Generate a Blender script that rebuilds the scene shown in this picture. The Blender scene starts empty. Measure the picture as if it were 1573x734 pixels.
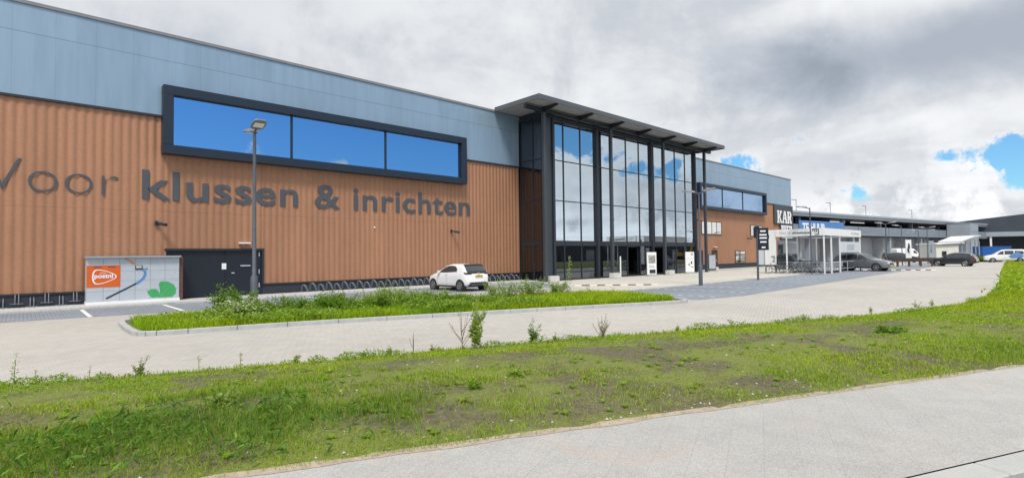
import bpy, bmesh, math, random
import numpy as np
from mathutils import Vector, Matrix
R = math.radians
random.seed(7); rng = np.random.default_rng(11)
scene = bpy.context.scene
COL = scene.collection

# ------------------------------------------------------------------ camera
CAM_H = 1.95
_phi, _pit, _rol = R(47.2), R(1.75), 0.012
_f = Vector((math.cos(_phi)*math.cos(_pit), math.sin(_phi)*math.cos(_pit), math.sin(_pit)))
_r0 = Vector((math.sin(_phi), -math.cos(_phi), 0)); _u0 = _r0.cross(_f)
_r = _r0*math.cos(_rol) - _u0*math.sin(_rol); _u = _r.cross(_f)
cam = bpy.data.cameras.new('camera'); camo = bpy.data.objects.new('camera', cam); COL.objects.link(camo)
cam.sensor_width = 36; cam.lens = 816/1573*36; cam.clip_start = 0.1; cam.clip_end = 3000
M = Matrix((( _r.x,_u.x,-_f.x,0),(_r.y,_u.y,-_f.y,0),(_r.z,_u.z,-_f.z,CAM_H),(0,0,0,1)))
camo.matrix_world = M
scene.camera = camo

# ------------------------------------------------------------------ light
SUN_EL, SUN_AZ = R(57), R(230)      # azimuth measured from +X, counter-clockwise: behind and left of the viewer
sd = Vector((math.cos(SUN_EL)*math.cos(SUN_AZ), math.cos(SUN_EL)*math.sin(SUN_AZ), math.sin(SUN_EL)))
sun = bpy.data.lights.new('sun', 'SUN'); suno = bpy.data.objects.new('sun', sun); COL.objects.link(suno)
sun.energy = 2.2; sun.angle = R(14); sun.color = (1, .96, .9)
suno.rotation_euler = (-sd).to_track_quat('-Z', 'Y').to_euler(); suno.location = (0, 0, 60)
scene.view_settings.view_transform = 'Standard'; scene.view_settings.look = 'None'
scene.view_settings.exposure = 0.6; scene.view_settings.gamma = 1.0
scene.view_settings.use_curve_mapping = False

world = bpy.data.worlds.new('World'); scene.world = world; world.use_nodes = True
wt = world.node_tree; wt.nodes.clear()
class NT:
    """small helper for writing node graphs"""
    def __init__(s, t): s.t = t
    def n(s, kind, **kw):
        x = s.t.nodes.new(kind)
        for k, v in kw.items(): setattr(x, k, v)
        return x
    def put(s, sock, v):
        if isinstance(v, bpy.types.NodeSocket): s.t.links.new(v, sock)
        elif v is not None: sock.default_value = v
    def m(s, op, a, b=None, c=None, clamp=False):
        x = s.n('ShaderNodeMath', operation=op, use_clamp=clamp)
        for i, v in enumerate((a, b, c)):
            if v is not None: s.put(x.inputs[i], v)
        return x.outputs[0]
    def vm(s, op, a, b=None, out=0):
        x = s.n('ShaderNodeVectorMath', operation=op)
        s.put(x.inputs[0], a)
        if b is not None: s.put(x.inputs[1], b)
        return x.outputs['Value' if out else 'Vector']
    def ss(s, v, a, b, lo=0., hi=1.):
        x = s.n('ShaderNodeMapRange', interpolation_type='SMOOTHSTEP')
        s.put(x.inputs[0], v)
        for i, q in enumerate((a, b, lo, hi)): s.put(x.inputs[i+1], q)
        return x.outputs[0]
    def noise(s, vec, scale, detail=4, rough=.5, dist=0., w=None):
        x = s.n('ShaderNodeTexNoise')
        if vec is not None: s.put(x.inputs['Vector'], vec)
        x.inputs['Scale'].default_value = scale; x.inputs['Detail'].default_value = detail
        x.inputs['Roughness'].default_value = rough; x.inputs['Distortion'].default_value = dist
        return x.outputs['Fac']
    def mix(s, f, a, b, mode='MIX'):
        x = s.n('ShaderNodeMix', data_type='RGBA', blend_type=mode)
        s.put(x.inputs['Factor'], f); s.put(x.inputs[6], a); s.put(x.inputs[7], b)
        return x.outputs[2]
    def xyz(s, x, y, z):
        c = s.n('ShaderNodeCombineXYZ')
        for i, v in enumerate((x, y, z)): s.put(c.inputs[i], v)
        return c.outputs[0]
    def sep(s, v):
        c = s.n('ShaderNodeSeparateXYZ'); s.put(c.inputs[0], v); return c.outputs
def c4(c): return (c[0], c[1], c[2], 1.)
def dirv(az, el): return (math.cos(R(el))*math.cos(R(az)), math.cos(R(el))*math.sin(R(az)), math.sin(R(el)))

def build_world():
    g = NT(wt)
    d = g.n('ShaderNodeTexCoord').outputs['Generated']
    dx, dy, dz = g.sep(d)
    sky = g.n('ShaderNodeTexSky', sky_type='NISHITA', sun_disc=False)
    sky.sun_elevation = SUN_EL; sky.sun_rotation = R(90)-SUN_AZ
    sky.altitude = 0; sky.air_density = 1.0; sky.dust_density = .5; sky.ozone_density = 2.0
    zz = g.m('MAXIMUM', dz, 0.0)
    k = g.m('ADD', zz, .09)
    p = g.xyz(g.m('DIVIDE', dx, k), g.m('DIVIDE', dy, k), g.m('MULTIPLY', zz, 2.2))
    n1 = g.noise(p, .55, 7, .55, .3)                 # broad cloud sheets
    n2 = g.noise(d, 7.0, 8, .60, .25)                # cumulus billows near the horizon
    n3 = g.noise(d, 22.0, 6, .6, .2)
    # where the blue shows through: (azimuth, elevation, angular radius, weight)
    holes = [(24.5, 8.6, 5.5, .34), (29.0, 8.0, 4.0, .30), (2.6, 6.9, 6.5, .36), (14.5, 5.4, 3.2, .30), (19, 10.5, 2.5, .22), (7.5, 7.6, 3, .22), (55, 34, 4, .14), (51, 36, 5, .12),
             (-70, 17, 24, .62), (-56, 13, 17, .60), (-44, 12.5, 12, .62), (-33, 8.5, 5, .26), (-27, 12, 4, .2), (-82, 22, 22, .3), (-40, 19, 9, .40), (-100, 40, 18, .2)]
    hole = None
    for az, el, rad, w in holes:
        e = g.vm('SUBTRACT', d, dirv(az, el))
        ex, ey, ez = g.sep(e)
        e = g.xyz(ex, ey, g.m('MULTIPLY', ez, 2.3))   # wider than high
        q = g.vm('LENGTH', e, out=1)
        q = g.ss(q, 0.0, R(rad)*1.3, w, 0.)
        hole = q if hole is None else g.m('MAXIMUM', hole, q)
    low = g.ss(dz, .02, .30, 0., 1.)
    nn = g.m('ADD', g.m('MULTIPLY', n1, g.m('MULTIPLY', low, .55)), g.m('MULTIPLY', n2, g.m('SUBTRACT', 1.0, g.m('MULTIPLY', low, .55))))
    nn = g.m('ADD', nn, g.m('MULTIPLY', g.m('SUBTRACT', n3, .5), .22))
    nn = g.m('ADD', g.m('MULTIPLY', g.m('SUBTRACT', nn, .5), 1.7), .5)
    dens = g.m('SUBTRACT', g.m('ADD', nn, .24), hole)
    cover = g.ss(dens, .43, .53)
    # brightness inside the cloud
    tone = g.noise(p, .9, 6, .55, .4)
    tone2 = g.noise(d, 5.0, 7, .62, .3)
    sh = g.m('ADD', g.m('MULTIPLY', tone, .5), g.m('MULTIPLY', tone2, .5))
    # dark flat-based cloud bank over the right of the view
    e = g.vm('SUBTRACT', d, dirv(8, 16.5)); ex, ey, ez = g.sep(e)
    q = g.vm('LENGTH', g.xyz(ex, ey, g.m('MULTIPLY', ez, 4.4)), out=1)
    bank = g.ss(g.m('ADD', q, g.m('MULTIPLY', g.m('SUBTRACT', n2, .5), .35)), .06, .46, 1., 0.)
    e2 = g.vm('SUBTRACT', d, dirv(35, 24)); ex, ey, ez = g.sep(e2)
    q2 = g.vm('LENGTH', g.xyz(ex, ey, g.m('MULTIPLY', ez, 1.6)), out=1)
    bank2 = g.ss(g.m('ADD', q2, g.m('MULTIPLY', g.m('SUBTRACT', n1, .5), .5)), .05, .55, 1., 0.)
    lowb = g.ss(dz, .0, .17, 1., 0.)                  # the low cumulus is the brightest
    val = g.ss(sh, .38, .62, .76, 1.02)
    val = g.m('ADD', val, g.m('MULTIPLY', lowb, g.ss(g.m('ADD', n2, g.m('MULTIPLY', g.m('SUBTRACT', n3, .5), .5)), .42, .56, -.05, .40)))
    val = g.m('MULTIPLY', val, g.m('SUBTRACT', 1.0, g.m('MULTIPLY', bank, .43)))
    val = g.m('MULTIPLY', val, g.m('SUBTRACT', 1.0, g.m('MULTIPLY', bank2, .06)))
    edge = g.ss(dens, .44, .60, 1.14, 1.0)
    val = g.m('MULTIPLY', val, edge)
    e3 = g.vm('SUBTRACT', d, dirv(78, 26)); ex, ey, ez = g.sep(e3)
    q3 = g.vm('LENGTH', g.xyz(ex, ey, ez), out=1)
    val = g.m('MULTIPLY', val, g.m('SUBTRACT', 1.0, g.m('MULTIPLY', g.ss(g.m('ADD', q3, g.m('MULTIPLY', g.m('SUBTRACT', n1, .5), .4)), .1, .75, 1., 0.), .17)))
    tint = g.mix(g.ss(val, .45, .95), (.74, .84, 1.0, 1), (.955, .975, 1.0, 1))
    cl = g.vm('MULTIPLY', tint, g.xyz(val, val, val))
    cl = g.vm('MULTIPLY', cl, (CLOUD, CLOUD, CLOUD))
    skyc = g.vm('MULTIPLY', sky.outputs[0], (SKYGAIN*.50, SKYGAIN*.82, SKYGAIN*1.0))
    col = g.mix(cover, skyc, cl)
    bg = g.n('ShaderNodeBackground'); g.put(bg.inputs['Color'], col); bg.inputs['Strength'].default_value = .1
    out = g.n('ShaderNodeOutputWorld'); wt.links.new(bg.outputs[0], out.inputs[0])
CLOUD, SKYGAIN = 6.35, 1.0
build_world()

# ------------------------------------------------------------------ materials
MATS = {}
def new_mat(name):
    m = bpy.data.materials.new(name); m.use_nodes = True
    g = NT(m.node_tree); b = m.node_tree.nodes['Principled BSDF']; MATS[name] = m
    return m, g, b
def P(name, col, rough=.6, metal=0., var=.08, vs=3., bump=0., bs=40., spec=.5, coat=0.):
    """principled with a slow and a fast noise in the base colour, optional bump"""
    m, g, b = new_mat(name)
    oc = g.n('ShaderNodeTexCoord').outputs['Object']
    n = g.noise(oc, vs, 5, .6); f = g.noise(oc, vs*17, 3, .6)
    s = g.m('ADD', g.m('MULTIPLY', n, .7), g.m('MULTIPLY', f, .3))
    k = g.ss(s, .3, .7, 1-var, 1+var)
    g.put(b.inputs['Base Color'], g.vm('MULTIPLY', (col[0], col[1], col[2]), g.xyz(k, k, k)))
    b.inputs['Roughness'].default_value = rough; b.inputs['Metallic'].default_value = metal
    b.inputs['Specular IOR Level'].default_value = spec
    if coat: b.inputs['Coat Weight'].default_value = coat; b.inputs['Coat Roughness'].default_value = .05
    if bump:
        bn = g.n('ShaderNodeBump'); bn.inputs['Strength'].default_value = bump; bn.inputs['Distance'].default_value = .02
        g.put(bn.inputs['Height'], g.noise(oc, bs, 4, .6)); g.put(b.inputs['Normal'], bn.outputs[0])
    return m
def paver(name, c1, c2, mortar, bw, bh, rot=0., bump=.25, stain=None, stain_scale=.35, stain_rng=(.56, .75), rough=.85, msize=.008, big=.10, speck=.0):
    m, g, b = new_mat(name)
    oc = g.n('ShaderNodeTexCoord').outputs['Object']
    mp = g.n('ShaderNodeMapping'); g.put(mp.inputs[0], oc); mp.inputs['Rotation'].default_value = (0, 0, rot)
    br = g.n('ShaderNodeTexBrick'); g.put(br.inputs['Vector'], mp.outputs[0])
    br.inputs['Color1'].default_value = c4(c1); br.inputs['Color2'].default_value = c4(c2); br.inputs['Mortar'].default_value = c4(mortar)
    br.inputs['Scale'].default_value = 1.; br.inputs['Mortar Size'].default_value = msize
    br.inputs['Brick Width'].default_value = bw; br.inputs['Row Height'].default_value = bh; br.inputs['Bias'].default_value = 0.
    br.inputs['Mortar Smooth'].default_value = .3
    n = g.noise(oc, .16, 6, .62, .4); n2 = g.noise(oc, 2.2, 5, .65)
    k = g.m('ADD', g.ss(n, .3, .7, -big, big), g.ss(n2, .3, .7, 1-big*.7, 1+big*.7))
    if speck:
        k = g.m('ADD', k, g.ss(g.noise(oc, 95, 2, .7), .3, .7, -speck, speck))
    col = g.vm('MULTIPLY', br.outputs[0], g.xyz(k, k, k))
    if stain:
        sm = g.ss(g.noise(oc, stain_scale, 5, .6, .5), stain_rng[0], stain_rng[1], 0., .55)
        col = g.mix(sm, col, c4(stain))
    g.put(b.inputs['Base Color'], col); b.inputs['Roughness'].default_value = rough
    b.inputs['Specular IOR Level'].default_value = .3
    bn = g.n('ShaderNodeBump'); bn.inputs['Strength'].default_value = bump; bn.inputs['Distance'].default_value = .01
    h = g.m('ADD', g.m('MULTIPLY', g.m('SUBTRACT', 1., br.outputs[1]), 1.), g.m('MULTIPLY', g.noise(oc, 60, 3, .6), .5))
    g.put(bn.inputs['Height'], h); g.put(b.inputs['Normal'], bn.outputs[0])
    return m
def clad(name, col, sx, sz, rough, metal, zline, seam=.8):
    """flat metal sandwich panels: narrow recessed joints every sx metres along, and one long joint at height zline"""
    m, g, b = new_mat(name)
    oc = g.n('ShaderNodeTexCoord').outputs['Object']; x, y, z = g.sep(oc)
    fx = g.m('ABSOLUTE', g.m('SUBTRACT', g.m('FRACT', g.m('DIVIDE', x, sx)), .5))
    jx = g.ss(fx, .490, .499, 1., seam)
    jz = g.ss(g.m('ABSOLUTE', g.m('SUBTRACT', z, zline)), .012, .03, seam*.92, 1.)
    pid = g.m('FLOOR', g.m('ADD', g.m('DIVIDE', x, sx), .5))
    wn = g.n('ShaderNodeTexWhiteNoise', noise_dimensions='2D'); g.put(wn.inputs['Vector'], g.xyz(pid, g.ss(z, zline-.01, zline+.01), 0.))
    pv = g.ss(wn.outputs[0], 0., 1., .965, 1.03)
    n = g.ss(g.noise(g.xyz(g.m('MULTIPLY', x, 3.), y, g.m('MULTIPLY', z, .35)), .9, 5, .6), .3, .7, .95, 1.05)
    k = g.m('MULTIPLY', g.m('MULTIPLY', jx, jz), g.m('MULTIPLY', pv, n))
    g.put(b.inputs['Base Color'], g.vm('MULTIPLY', (col[0], col[1], col[2]), g.xyz(k, k, k)))
    b.inputs['Roughness'].default_value = rough; b.inputs['Metallic'].default_value = metal
    bn = g.n('ShaderNodeBump'); bn.inputs['Strength'].default_value = .12; bn.inputs['Distance'].default_value = .03
    g.put(bn.inputs['Height'], g.noise(oc, .8, 3, .5)); g.put(b.inputs['Normal'], bn.outputs[0])
    return m
def glass(name, tint, refl, through, fac, ripple=.02):
    m, g, b = new_mat(name); t = m.node_tree; t.nodes.remove(b)
    out = t.nodes['Material Output']
    gl = g.n('ShaderNodeBsdfGlossy'); gl.inputs['Color'].default_value = c4(refl); gl.inputs['Roughness'].default_value = .0
    oc = g.n('ShaderNodeTexCoord').outputs['Object']
    bn = g.n('ShaderNodeBump'); bn.inputs['Strength'].default_value = ripple; bn.inputs['Distance'].default_value = .05
    g.put(bn.inputs['Height'], g.noise(oc, .7, 2, .4)); g.put(gl.inputs['Normal'], bn.outputs[0])
    tr = g.n('ShaderNodeBsdfTransparent'); tr.inputs['Color'].default_value = c4(through)
    df = g.n('ShaderNodeBsdfDiffuse'); df.inputs['Color'].default_value = c4(tint)
    m1 = g.n('ShaderNodeMixShader'); m1.inputs[0].default_value = .75
    t.links.new(df.outputs[0], m1.inputs[1]); t.links.new(tr.outputs[0], m1.inputs[2])
    lw = g.n('ShaderNodeFresnel'); lw.inputs['IOR'].default_value = 1.5
    f = g.m('ADD', fac, g.m('MULTIPLY', lw.outputs[0], 1-fac), clamp=True)
    m2 = g.n('ShaderNodeMixShader'); g.put(m2.inputs[0], f)
    t.links.new(m1.outputs[0], m2.inputs[1]); t.links.new(gl.outputs[0], m2.inputs[2])
    t.links.new(m2.outputs[0], out.inputs[0])
    return m
def leafmat(name, rough=.55, transl=.35, attr='col'):
    m, g, b = new_mat(name); t = m.node_tree
    at = g.n('ShaderNodeAttribute', attribute_name=attr)
    g.put(b.inputs['Base Color'], at.outputs['Color']); b.inputs['Roughness'].default_value = rough
    b.inputs['Specular IOR Level'].default_value = .12
    tl = g.n('ShaderNodeBsdfTranslucent'); g.put(tl.inputs['Color'], g.vm('MULTIPLY', at.outputs['Color'], (1.1, 1.2, .6)))
    mx = g.n('ShaderNodeMixShader'); mx.inputs[0].default_value = transl
    t.links.new(b.outputs[0], mx.inputs[1]); t.links.new(tl.outputs[0], mx.inputs[2])
    t.links.new(mx.outputs[0], t.nodes['Material Output'].inputs[0])
    return m
def emit(name, col, s):
    m, g, b = new_mat(name); b.inputs['Base Color'].default_value = c4(col)
    b.inputs['Emission Color'].default_value = c4(col); b.inputs['Emission Strength'].default_value = s
    return m

def corrug_mat():
    m, g, b = new_mat('copper_brown_cladding')
    oc = g.n('ShaderNodeTexCoord').outputs['Object']; x, y, z = g.sep(oc)
    n = g.noise(g.xyz(g.m('MULTIPLY', x, 2.5), 0., g.m('MULTIPLY', z, .5)), 1.2, 6, .6)
    n2 = g.noise(oc, 9, 4, .6); n3 = g.noise(oc, .22, 3, .5)
    k = g.m('MULTIPLY', g.ss(n, .3, .7, .96, 1.04), g.m('MULTIPLY', g.ss(n2, .3, .7, .95, 1.05), g.ss(n3, .3, .7, .95, 1.05)))
    wn = g.n('ShaderNodeTexWhiteNoise', noise_dimensions='1D'); g.put(wn.inputs['W'], g.m('FLOOR', g.m('DIVIDE', x, .96)))
    k = g.m('MULTIPLY', k, g.ss(wn.outputs[0], 0., 1., .965, 1.035))
    drip = g.noise(g.xyz(g.m('MULTIPLY', x, 6.), 0., g.m('MULTIPLY', z, .3)), 1.5, 4, .6)
    dirt = g.m('MULTIPLY', g.ss(z, .6, 1.7, 1., 0.), g.ss(drip, .40, .62, 0., 1.))
    k = g.m('MULTIPLY', k, g.m('SUBTRACT', 1., g.m('MULTIPLY', dirt, .14)))
    # horizontal lap joint of the sheets
    k = g.m('MULTIPLY', k, g.ss(g.m('ABSOLUTE', g.m('SUBTRACT', z, 4.2)), .008, .02, .8, 1.))
    g.put(b.inputs['Base Color'], g.vm('MULTIPLY', (.37, .185, .105), g.xyz(k, k, k)))
    b.inputs['Roughness'].default_value = .55; b.inputs['Metallic'].default_value = .15
    return m
corrug_mat()
clad('grey_blue_panel', (.262, .372, .485), 1.35, 0, .42, .35, 11.35)
P('dark_trim', (.022, .027, .036), .45, .1, .1)
P('black_cladding', (.009, .014, .024), .5, .1, .15, 6)
P('navy_frame', (.010, .022, .042), .45, .1, .08)
P('corner_dark', (.045, .055, .07), .45, .2)
P('steel_column', (.060, .070, .084), .5, .3)
P('fascia_metal', (.10, .112, .13), .45, .3, .06)
P('rack_steel', (.18, .205, .24), .5, .3, .12, 6)
P('canopy_soffit', (.30, .31, .32), .7, .0, .1)
P('roof_felt', (.09, .09, .095), .9)
P('plinth_dark', (.022, .028, .04), .7, 0, .2, 5)
P('letter_grey', (.065, .075, .092), .6, 0, .08)
P('galvanised', (.50, .53, .56), .45, .25, .12, 6)
P('pole_grey', (.085, .098, .125), .5, .2, .15, 4)
P('pole_light', (.22, .23, .25), .5, .3, .1)
P('white_paint', (.78, .79, .80), .5, 0, .04)
P('white_road_paint', (.70, .70, .69), .8, 0, .15, 4)
P('white_glossy', (.80, .81, .83), .22, 0, .02, coat=.6)
P('grey_concrete', (.42, .42, .41), .85, 0, .1, 1.5, .2, 30)
P('pale_concrete', (.58, .57, .54), .85, 0, .12, 3, .2, 30)
P('kerb_concrete', (.40, .41, .41), .85, 0, .12, 4, .25, 40)
P('black_rubber', (.012, .012, .013), .85)
P('alloy', (.45, .46, .48), .3, .8)
P('black_plastic', (.02, .021, .023), .5)
P('car_glass', (.03, .037, .045), .03, 0, 0, spec=1.)
P('silver_dark', (.20, .215, .23), .28, .6, .02, coat=.8)
P('black_car', (.022, .026, .033), .22, .4, .02, coat=1.)
P('charcoal_car', (.03, .03, .033), .3, .3, .02, coat=.7)
P('red_lamp', (.40, .02, .02), .25, 0, .05)
P('smoked_lamp', (.035, .016, .018), .15, 0, .05)
P('clear_lamp', (.7, .73, .76), .12, .2, .05)
P('plate_yellow', (.70, .48, .05), .5)
P('orange', (.62, .11, .012), .45, 0, .06, 2)
P('cream', (.74, .72, .62), .5)
P('locker_grey', (.46, .50, .56), .45, .1, .05)
P('leaf_green_print', (.05, .34, .11), .5, 0, .1)
P('leaf_vein_print', (.14, .46, .20), .5)
P('print_blue', (.10, .23, .50), .5)
P('print_navy', (.02, .04, .08), .5)
P('print_salmon', (.55, .28, .16), .5)
P('screen_dark', (.03, .035, .04), .15)
P('banner_blue', (.07, .20, .48), .55, 0, .08, .5)
P('container_blue', (.015, .10, .36), .55, 0, .1, 1)
P('garage_light', (.33, .375, .42), .5, .2, .08, .4)
P('garage_mesh', (.21, .25, .30), .6, .2, .12, 1.)
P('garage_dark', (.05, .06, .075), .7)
P('garage_wall', (.42, .45, .48), .8, 0, .12, .3)
P('hall_roof_dark', (.045, .058, .075), .55, .1, .12, .3)
P('rust_brown', (.12, .055, .04), .8, 0, .2, 4)
P('dark_brown', (.05, .04, .036), .85, 0, .15, 4)
P('cream_strip', (.62, .55, .44), .8, 0, .12, 3)
P('kiosk_white', (.66, .66, .62), .6, 0, .06, 1)
P('soil', (.13, .105, .075), .95)
P('bark', (.12, .09, .05), .9)
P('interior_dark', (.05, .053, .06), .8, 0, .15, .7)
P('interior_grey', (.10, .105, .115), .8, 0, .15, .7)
P('interior_floor', (.22, .21, .20), .5)
P('poster_print', (.30, .30, .27), .5, 0, .9, 9)
P('poster_grey', (.42, .45, .50), .5, 0, .25, 6)
P('grey_bluish_wall', (.28, .31, .35), .7, 0, .1, 1)
P('clear_panel_edge', (.6, .64, .66), .4)
P('yellow_machine', (.40, .26, .02), .5, 0, .1)
P('shed_grey', (.06, .066, .075), .7, 0, .12, .4)
P('stone', (.45, .43, .40), .9, 0, .3, 20)
P('flower_white', (.75, .74, .62), .8)
emit('lamp_warm', (1., .92, .78), 4.)
emit('lamp_tube', (1., .98, .95), .5)
glass('facade_glass', (.02, .025, .035), (.80, .91, 1.0), (.40, .45, .52), .62)
glass('ribbon_glass', (.02, .04, .08), (.50, .70, .98), (.25, .3, .36), .66, .012)
glass('side_glass', (.02, .02, .025), (.45, .48, .52), (.60, .63, .66), .22)
glass('ground_glass', (.02, .022, .028), (.75, .82, .92), (.55, .6, .65), .16)
glass('clear_glass', (.3, .33, .36), (.9, .95, 1), (.9, .93, .95), .08)
glass('office_glass', (.22, .23, .24), (1, .99, .95), (.5, .5, .5), .62)
leafmat('grass_leaf', .75); leafmat('weed_leaf', .6, .45)
m, g, b = new_mat('frosted_panel'); b.inputs['Base Color'].default_value = (.62, .67, .73, 1); b.inputs['Roughness'].default_value = .5; b.inputs['Alpha'].default_value = .9

RD = -R(20.5)
paver('road_paving', (.462, .436, .402), (.425, .402, .372), (.35, .333, .308), .21, .105, RD, .2, None, big=.075)
paver('forecourt_paving', (.55, .52, .46), (.50, .475, .425), (.38, .36, .33), .30, .30, 0, .15, None, big=.05)
paver('bay_paving', (.255, .285, .325), (.215, .245, .285), (.15, .165, .19), .21, .105, R(90), .3, None, big=.10)
paver('sidewalk_slabs', (.395, .385, .37), (.38, .37, .355), (.35, .34, .325), .30, .30, RD-R(1.8), .3, (.52, .36, .27), .55, (.55, .72), big=.06, speck=.22, msize=.004)
paver('wall_path_paving', (.50, .50, .49), (.45, .45, .44), (.33, .33, .32), .30, .30, 0, .2, None, big=.06)
P('asphalt', (.055, .057, .06), .9, 0, .2, 3, .4, 120)
P('far_ground', (.26, .26, .25), .9, 0, .15, .05)
def verge_mat():
    m, g, b = new_mat('verge_soil')
    oc = g.n('ShaderNodeTexCoord').outputs['Object']
    n = g.noise(oc, .7, 6, .65, .4); n2 = g.noise(oc, 9, 5, .7); n3 = g.noise(oc, 45, 3, .7)
    c = g.mix(g.ss(n2, .35, .65), (.085, .066, .048, 1), (.150, .122, .09, 1))
    c = g.mix(g.ss(n, .40, .56, .15, .75), c, (.19, .235, .028, 1))
    k = g.ss(n3, .25, .75, .65, 1.35)
    g.put(b.inputs['Base Color'], g.vm('MULTIPLY', c, g.xyz(k, k, k))); b.inputs['Roughness'].default_value = .95
    bn = g.n('ShaderNodeBump'); bn.inputs['Strength'].default_value = .8; bn.inputs['Distance'].default_value = .03
    g.put(bn.inputs['Height'], n3); g.put(b.inputs['Normal'], bn.outputs[0])
verge_mat()

# ------------------------------------------------------------------ mesh helpers
class MB:
    def __init__(s): s.v = []; s.f = []
    def add(s, vs, fs):
        o = len(s.v); s.v += [tuple(p) for p in vs]; s.f += [tuple(i+o for i in f) for f in fs]; return s
    def box(s, x0, y0, z0, x1, y1, z1):
        x0, x1 = sorted((x0, x1)); y0, y1 = sorted((y0, y1)); z0, z1 = sorted((z0, z1))
        return s.add([(x0,y0,z0),(x1,y0,z0),(x1,y1,z0),(x0,y1,z0),(x0,y0,z1),(x1,y0,z1),(x1,y1,z1),(x0,y1,z1)],
                     [(0,3,2,1),(4,5,6,7),(0,1,5,4),(1,2,6,5),(2,3,7,6),(3,0,4,7)])
    def prism(s, pts, org, a, b, n, d0, d1):
        """polygon pts (2D) in plane org + u*a + v*b, extruded along n from d0 to d1"""
        org, a, b, n = Vector(org), Vector(a), Vector(b), Vector(n); k = len(pts)
        vs = [org+a*u+b*v+n*d0 for u, v in pts] + [org+a*u+b*v+n*d1 for u, v in pts]
        fs = [tuple(reversed(range(k))), tuple(range(k, 2*k))] + [(i, (i+1) % k, k+(i+1) % k, k+i) for i in range(k)]
        return s.add(vs, fs)
    def bar(s, p0, p1, w, h=None, up=(0, 0, 1)):
        h = h or w; p0, p1 = Vector(p0), Vector(p1); d = (p1-p0).normalized()
        up = Vector(up); a = d.cross(up)
        if a.length < 1e-4: a = d.cross(Vector((1, 0, 0)))
        a.normalize(); b = a.cross(d)
        q = [(-.5, -.5), (.5, -.5), (.5, .5), (-.5, .5)]
        return s.add([p0+a*w*u+b*h*v for u, v in q]+[p1+a*w*u+b*h*v for u, v in q],
                     [(0,1,2,3),(7,6,5,4),(0,4,5,1),(1,5,6,2),(2,6,7,3),(3,7,4,0)])
    def tube(s, pts, r, n=8, caps=True):
        pts = [Vector(p) for p in pts]; rs = r if isinstance(r, (list, tuple)) else [r]*len(pts)
        prev = None; rings = []
        for i, p in enumerate(pts):
            t = (pts[min(i+1, len(pts)-1)]-pts[max(i-1, 0)]).normalized()
            if prev is None:
                prev = t.cross(Vector((0, 0, 1)))
                if prev.length < 1e-3: prev = t.cross(Vector((1, 0, 0)))
            a = (prev-t*prev.dot(t)).normalized(); prev = a; b = t.cross(a)
            rings.append([p+(a*math.cos(2*math.pi*k/n)+b*math.sin(2*math.pi*k/n))*rs[i] for k in range(n)])
        vs = [q for rg in rings for q in rg]; fs = []
        for i in range(len(pts)-1):
            for k in range(n):
                fs.append((i*n+k, i*n+(k+1) % n, (i+1)*n+(k+1) % n, (i+1)*n+k))
        if caps: fs += [tuple(reversed(range(n))), tuple(range((len(pts)-1)*n, len(pts)*n))]
        return s.add(vs, fs)
    def ring(s, c, axis, R_, r, n=24, m=6, a0=0, a1=2*math.pi):
        axis = Vector(axis).normalized(); a = axis.cross(Vector((0, 0, 1)))
        if a.length < 1e-3: a = Vector((1, 0, 0))
        a.normalize(); b = axis.cross(a); full = abs(a1-a0-2*math.pi) < 1e-6
        ps = [Vector(c)+(a*math.cos(a0+(a1-a0)*k/n)+b*math.sin(a0+(a1-a0)*k/n))*R_ for k in range(n+1)]
        return s.tube(ps, r, m, not full)
    def disc(s, c, axis, R_, d0, d1, n=24):
        """short cylinder around axis"""
        axis = Vector(axis).normalized()
        return s.tube([Vector(c)+axis*d0, Vector(c)+axis*d1], R_, n)
    def grid(s, P_):
        nu, nv = len(P_), len(P_[0]); vs = [p for r_ in P_ for p in r_]
        return s.add(vs, [(i*nv+j, (i+1)*nv+j, (i+1)*nv+j+1, i*nv+j+1) for i in range(nu-1) for j in range(nv-1)])
    def pieces(s):
        par = list(range(len(s.v)))
        def fd(i):
            while par[i] != i: par[i] = par[par[i]]; i = par[i]
            return i
        for f in s.f:
            for i in f[1:]: par[fd(i)] = fd(f[0])
        gr = {}
        for f in s.f: gr.setdefault(fd(f[0]), []).append(f)
        out = []
        for fs in gr.values():
            idx = sorted({i for f in fs for i in f}); mp = {i: k for k, i in enumerate(idx)}
            m = MB(); m.v = [s.v[i] for i in idx]; m.f = [tuple(mp[i] for i in f) for f in fs]; out.append(m)
        return out
    def build_each(s, name, mat, parent=None, **kw):
        return [m.build(name, mat, parent, **kw) for m in s.pieces()]
    def build(s, name, mat, parent=None, smooth=False, bevel=0., world=True, seg=2):
        me = bpy.data.meshes.new(name)
        off = parent_world(parent) if (parent is not None and world) else Vector((0, 0, 0))
        me.from_pydata([(p[0]-off.x, p[1]-off.y, p[2]-off.z) for p in s.v], [], s.f)
        bm = bmesh.new(); bm.from_mesh(me)
        if bevel:
            bmesh.ops.remove_doubles(bm, verts=bm.verts, dist=1e-5)
        bmesh.ops.recalc_face_normals(bm, faces=bm.faces)
        if bevel:
            es = [e for e in bm.edges if len(e.link_faces) == 2 and e.calc_face_angle(0) > .5]
            bmesh.ops.bevel(bm, geom=es, offset=bevel, segments=seg, affect='EDGES', clamp_overlap=True)
        bm.to_mesh(me); bm.free()
        if smooth:
            me.polygons.foreach_set('use_smooth', [True]*len(me.polygons))
            try: me.set_sharp_from_angle(angle=R(38))
            except Exception: pass
        me.materials.append(MATS[mat] if isinstance(mat, str) else mat)
        o = bpy.data.objects.new(name, me); COL.objects.link(o)
        if parent is not None: o.parent = parent
        return o
def parent_world(p):
    v = Vector((0, 0, 0))
    while p is not None: v = v+p.location; p = p.parent
    return v
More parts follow.
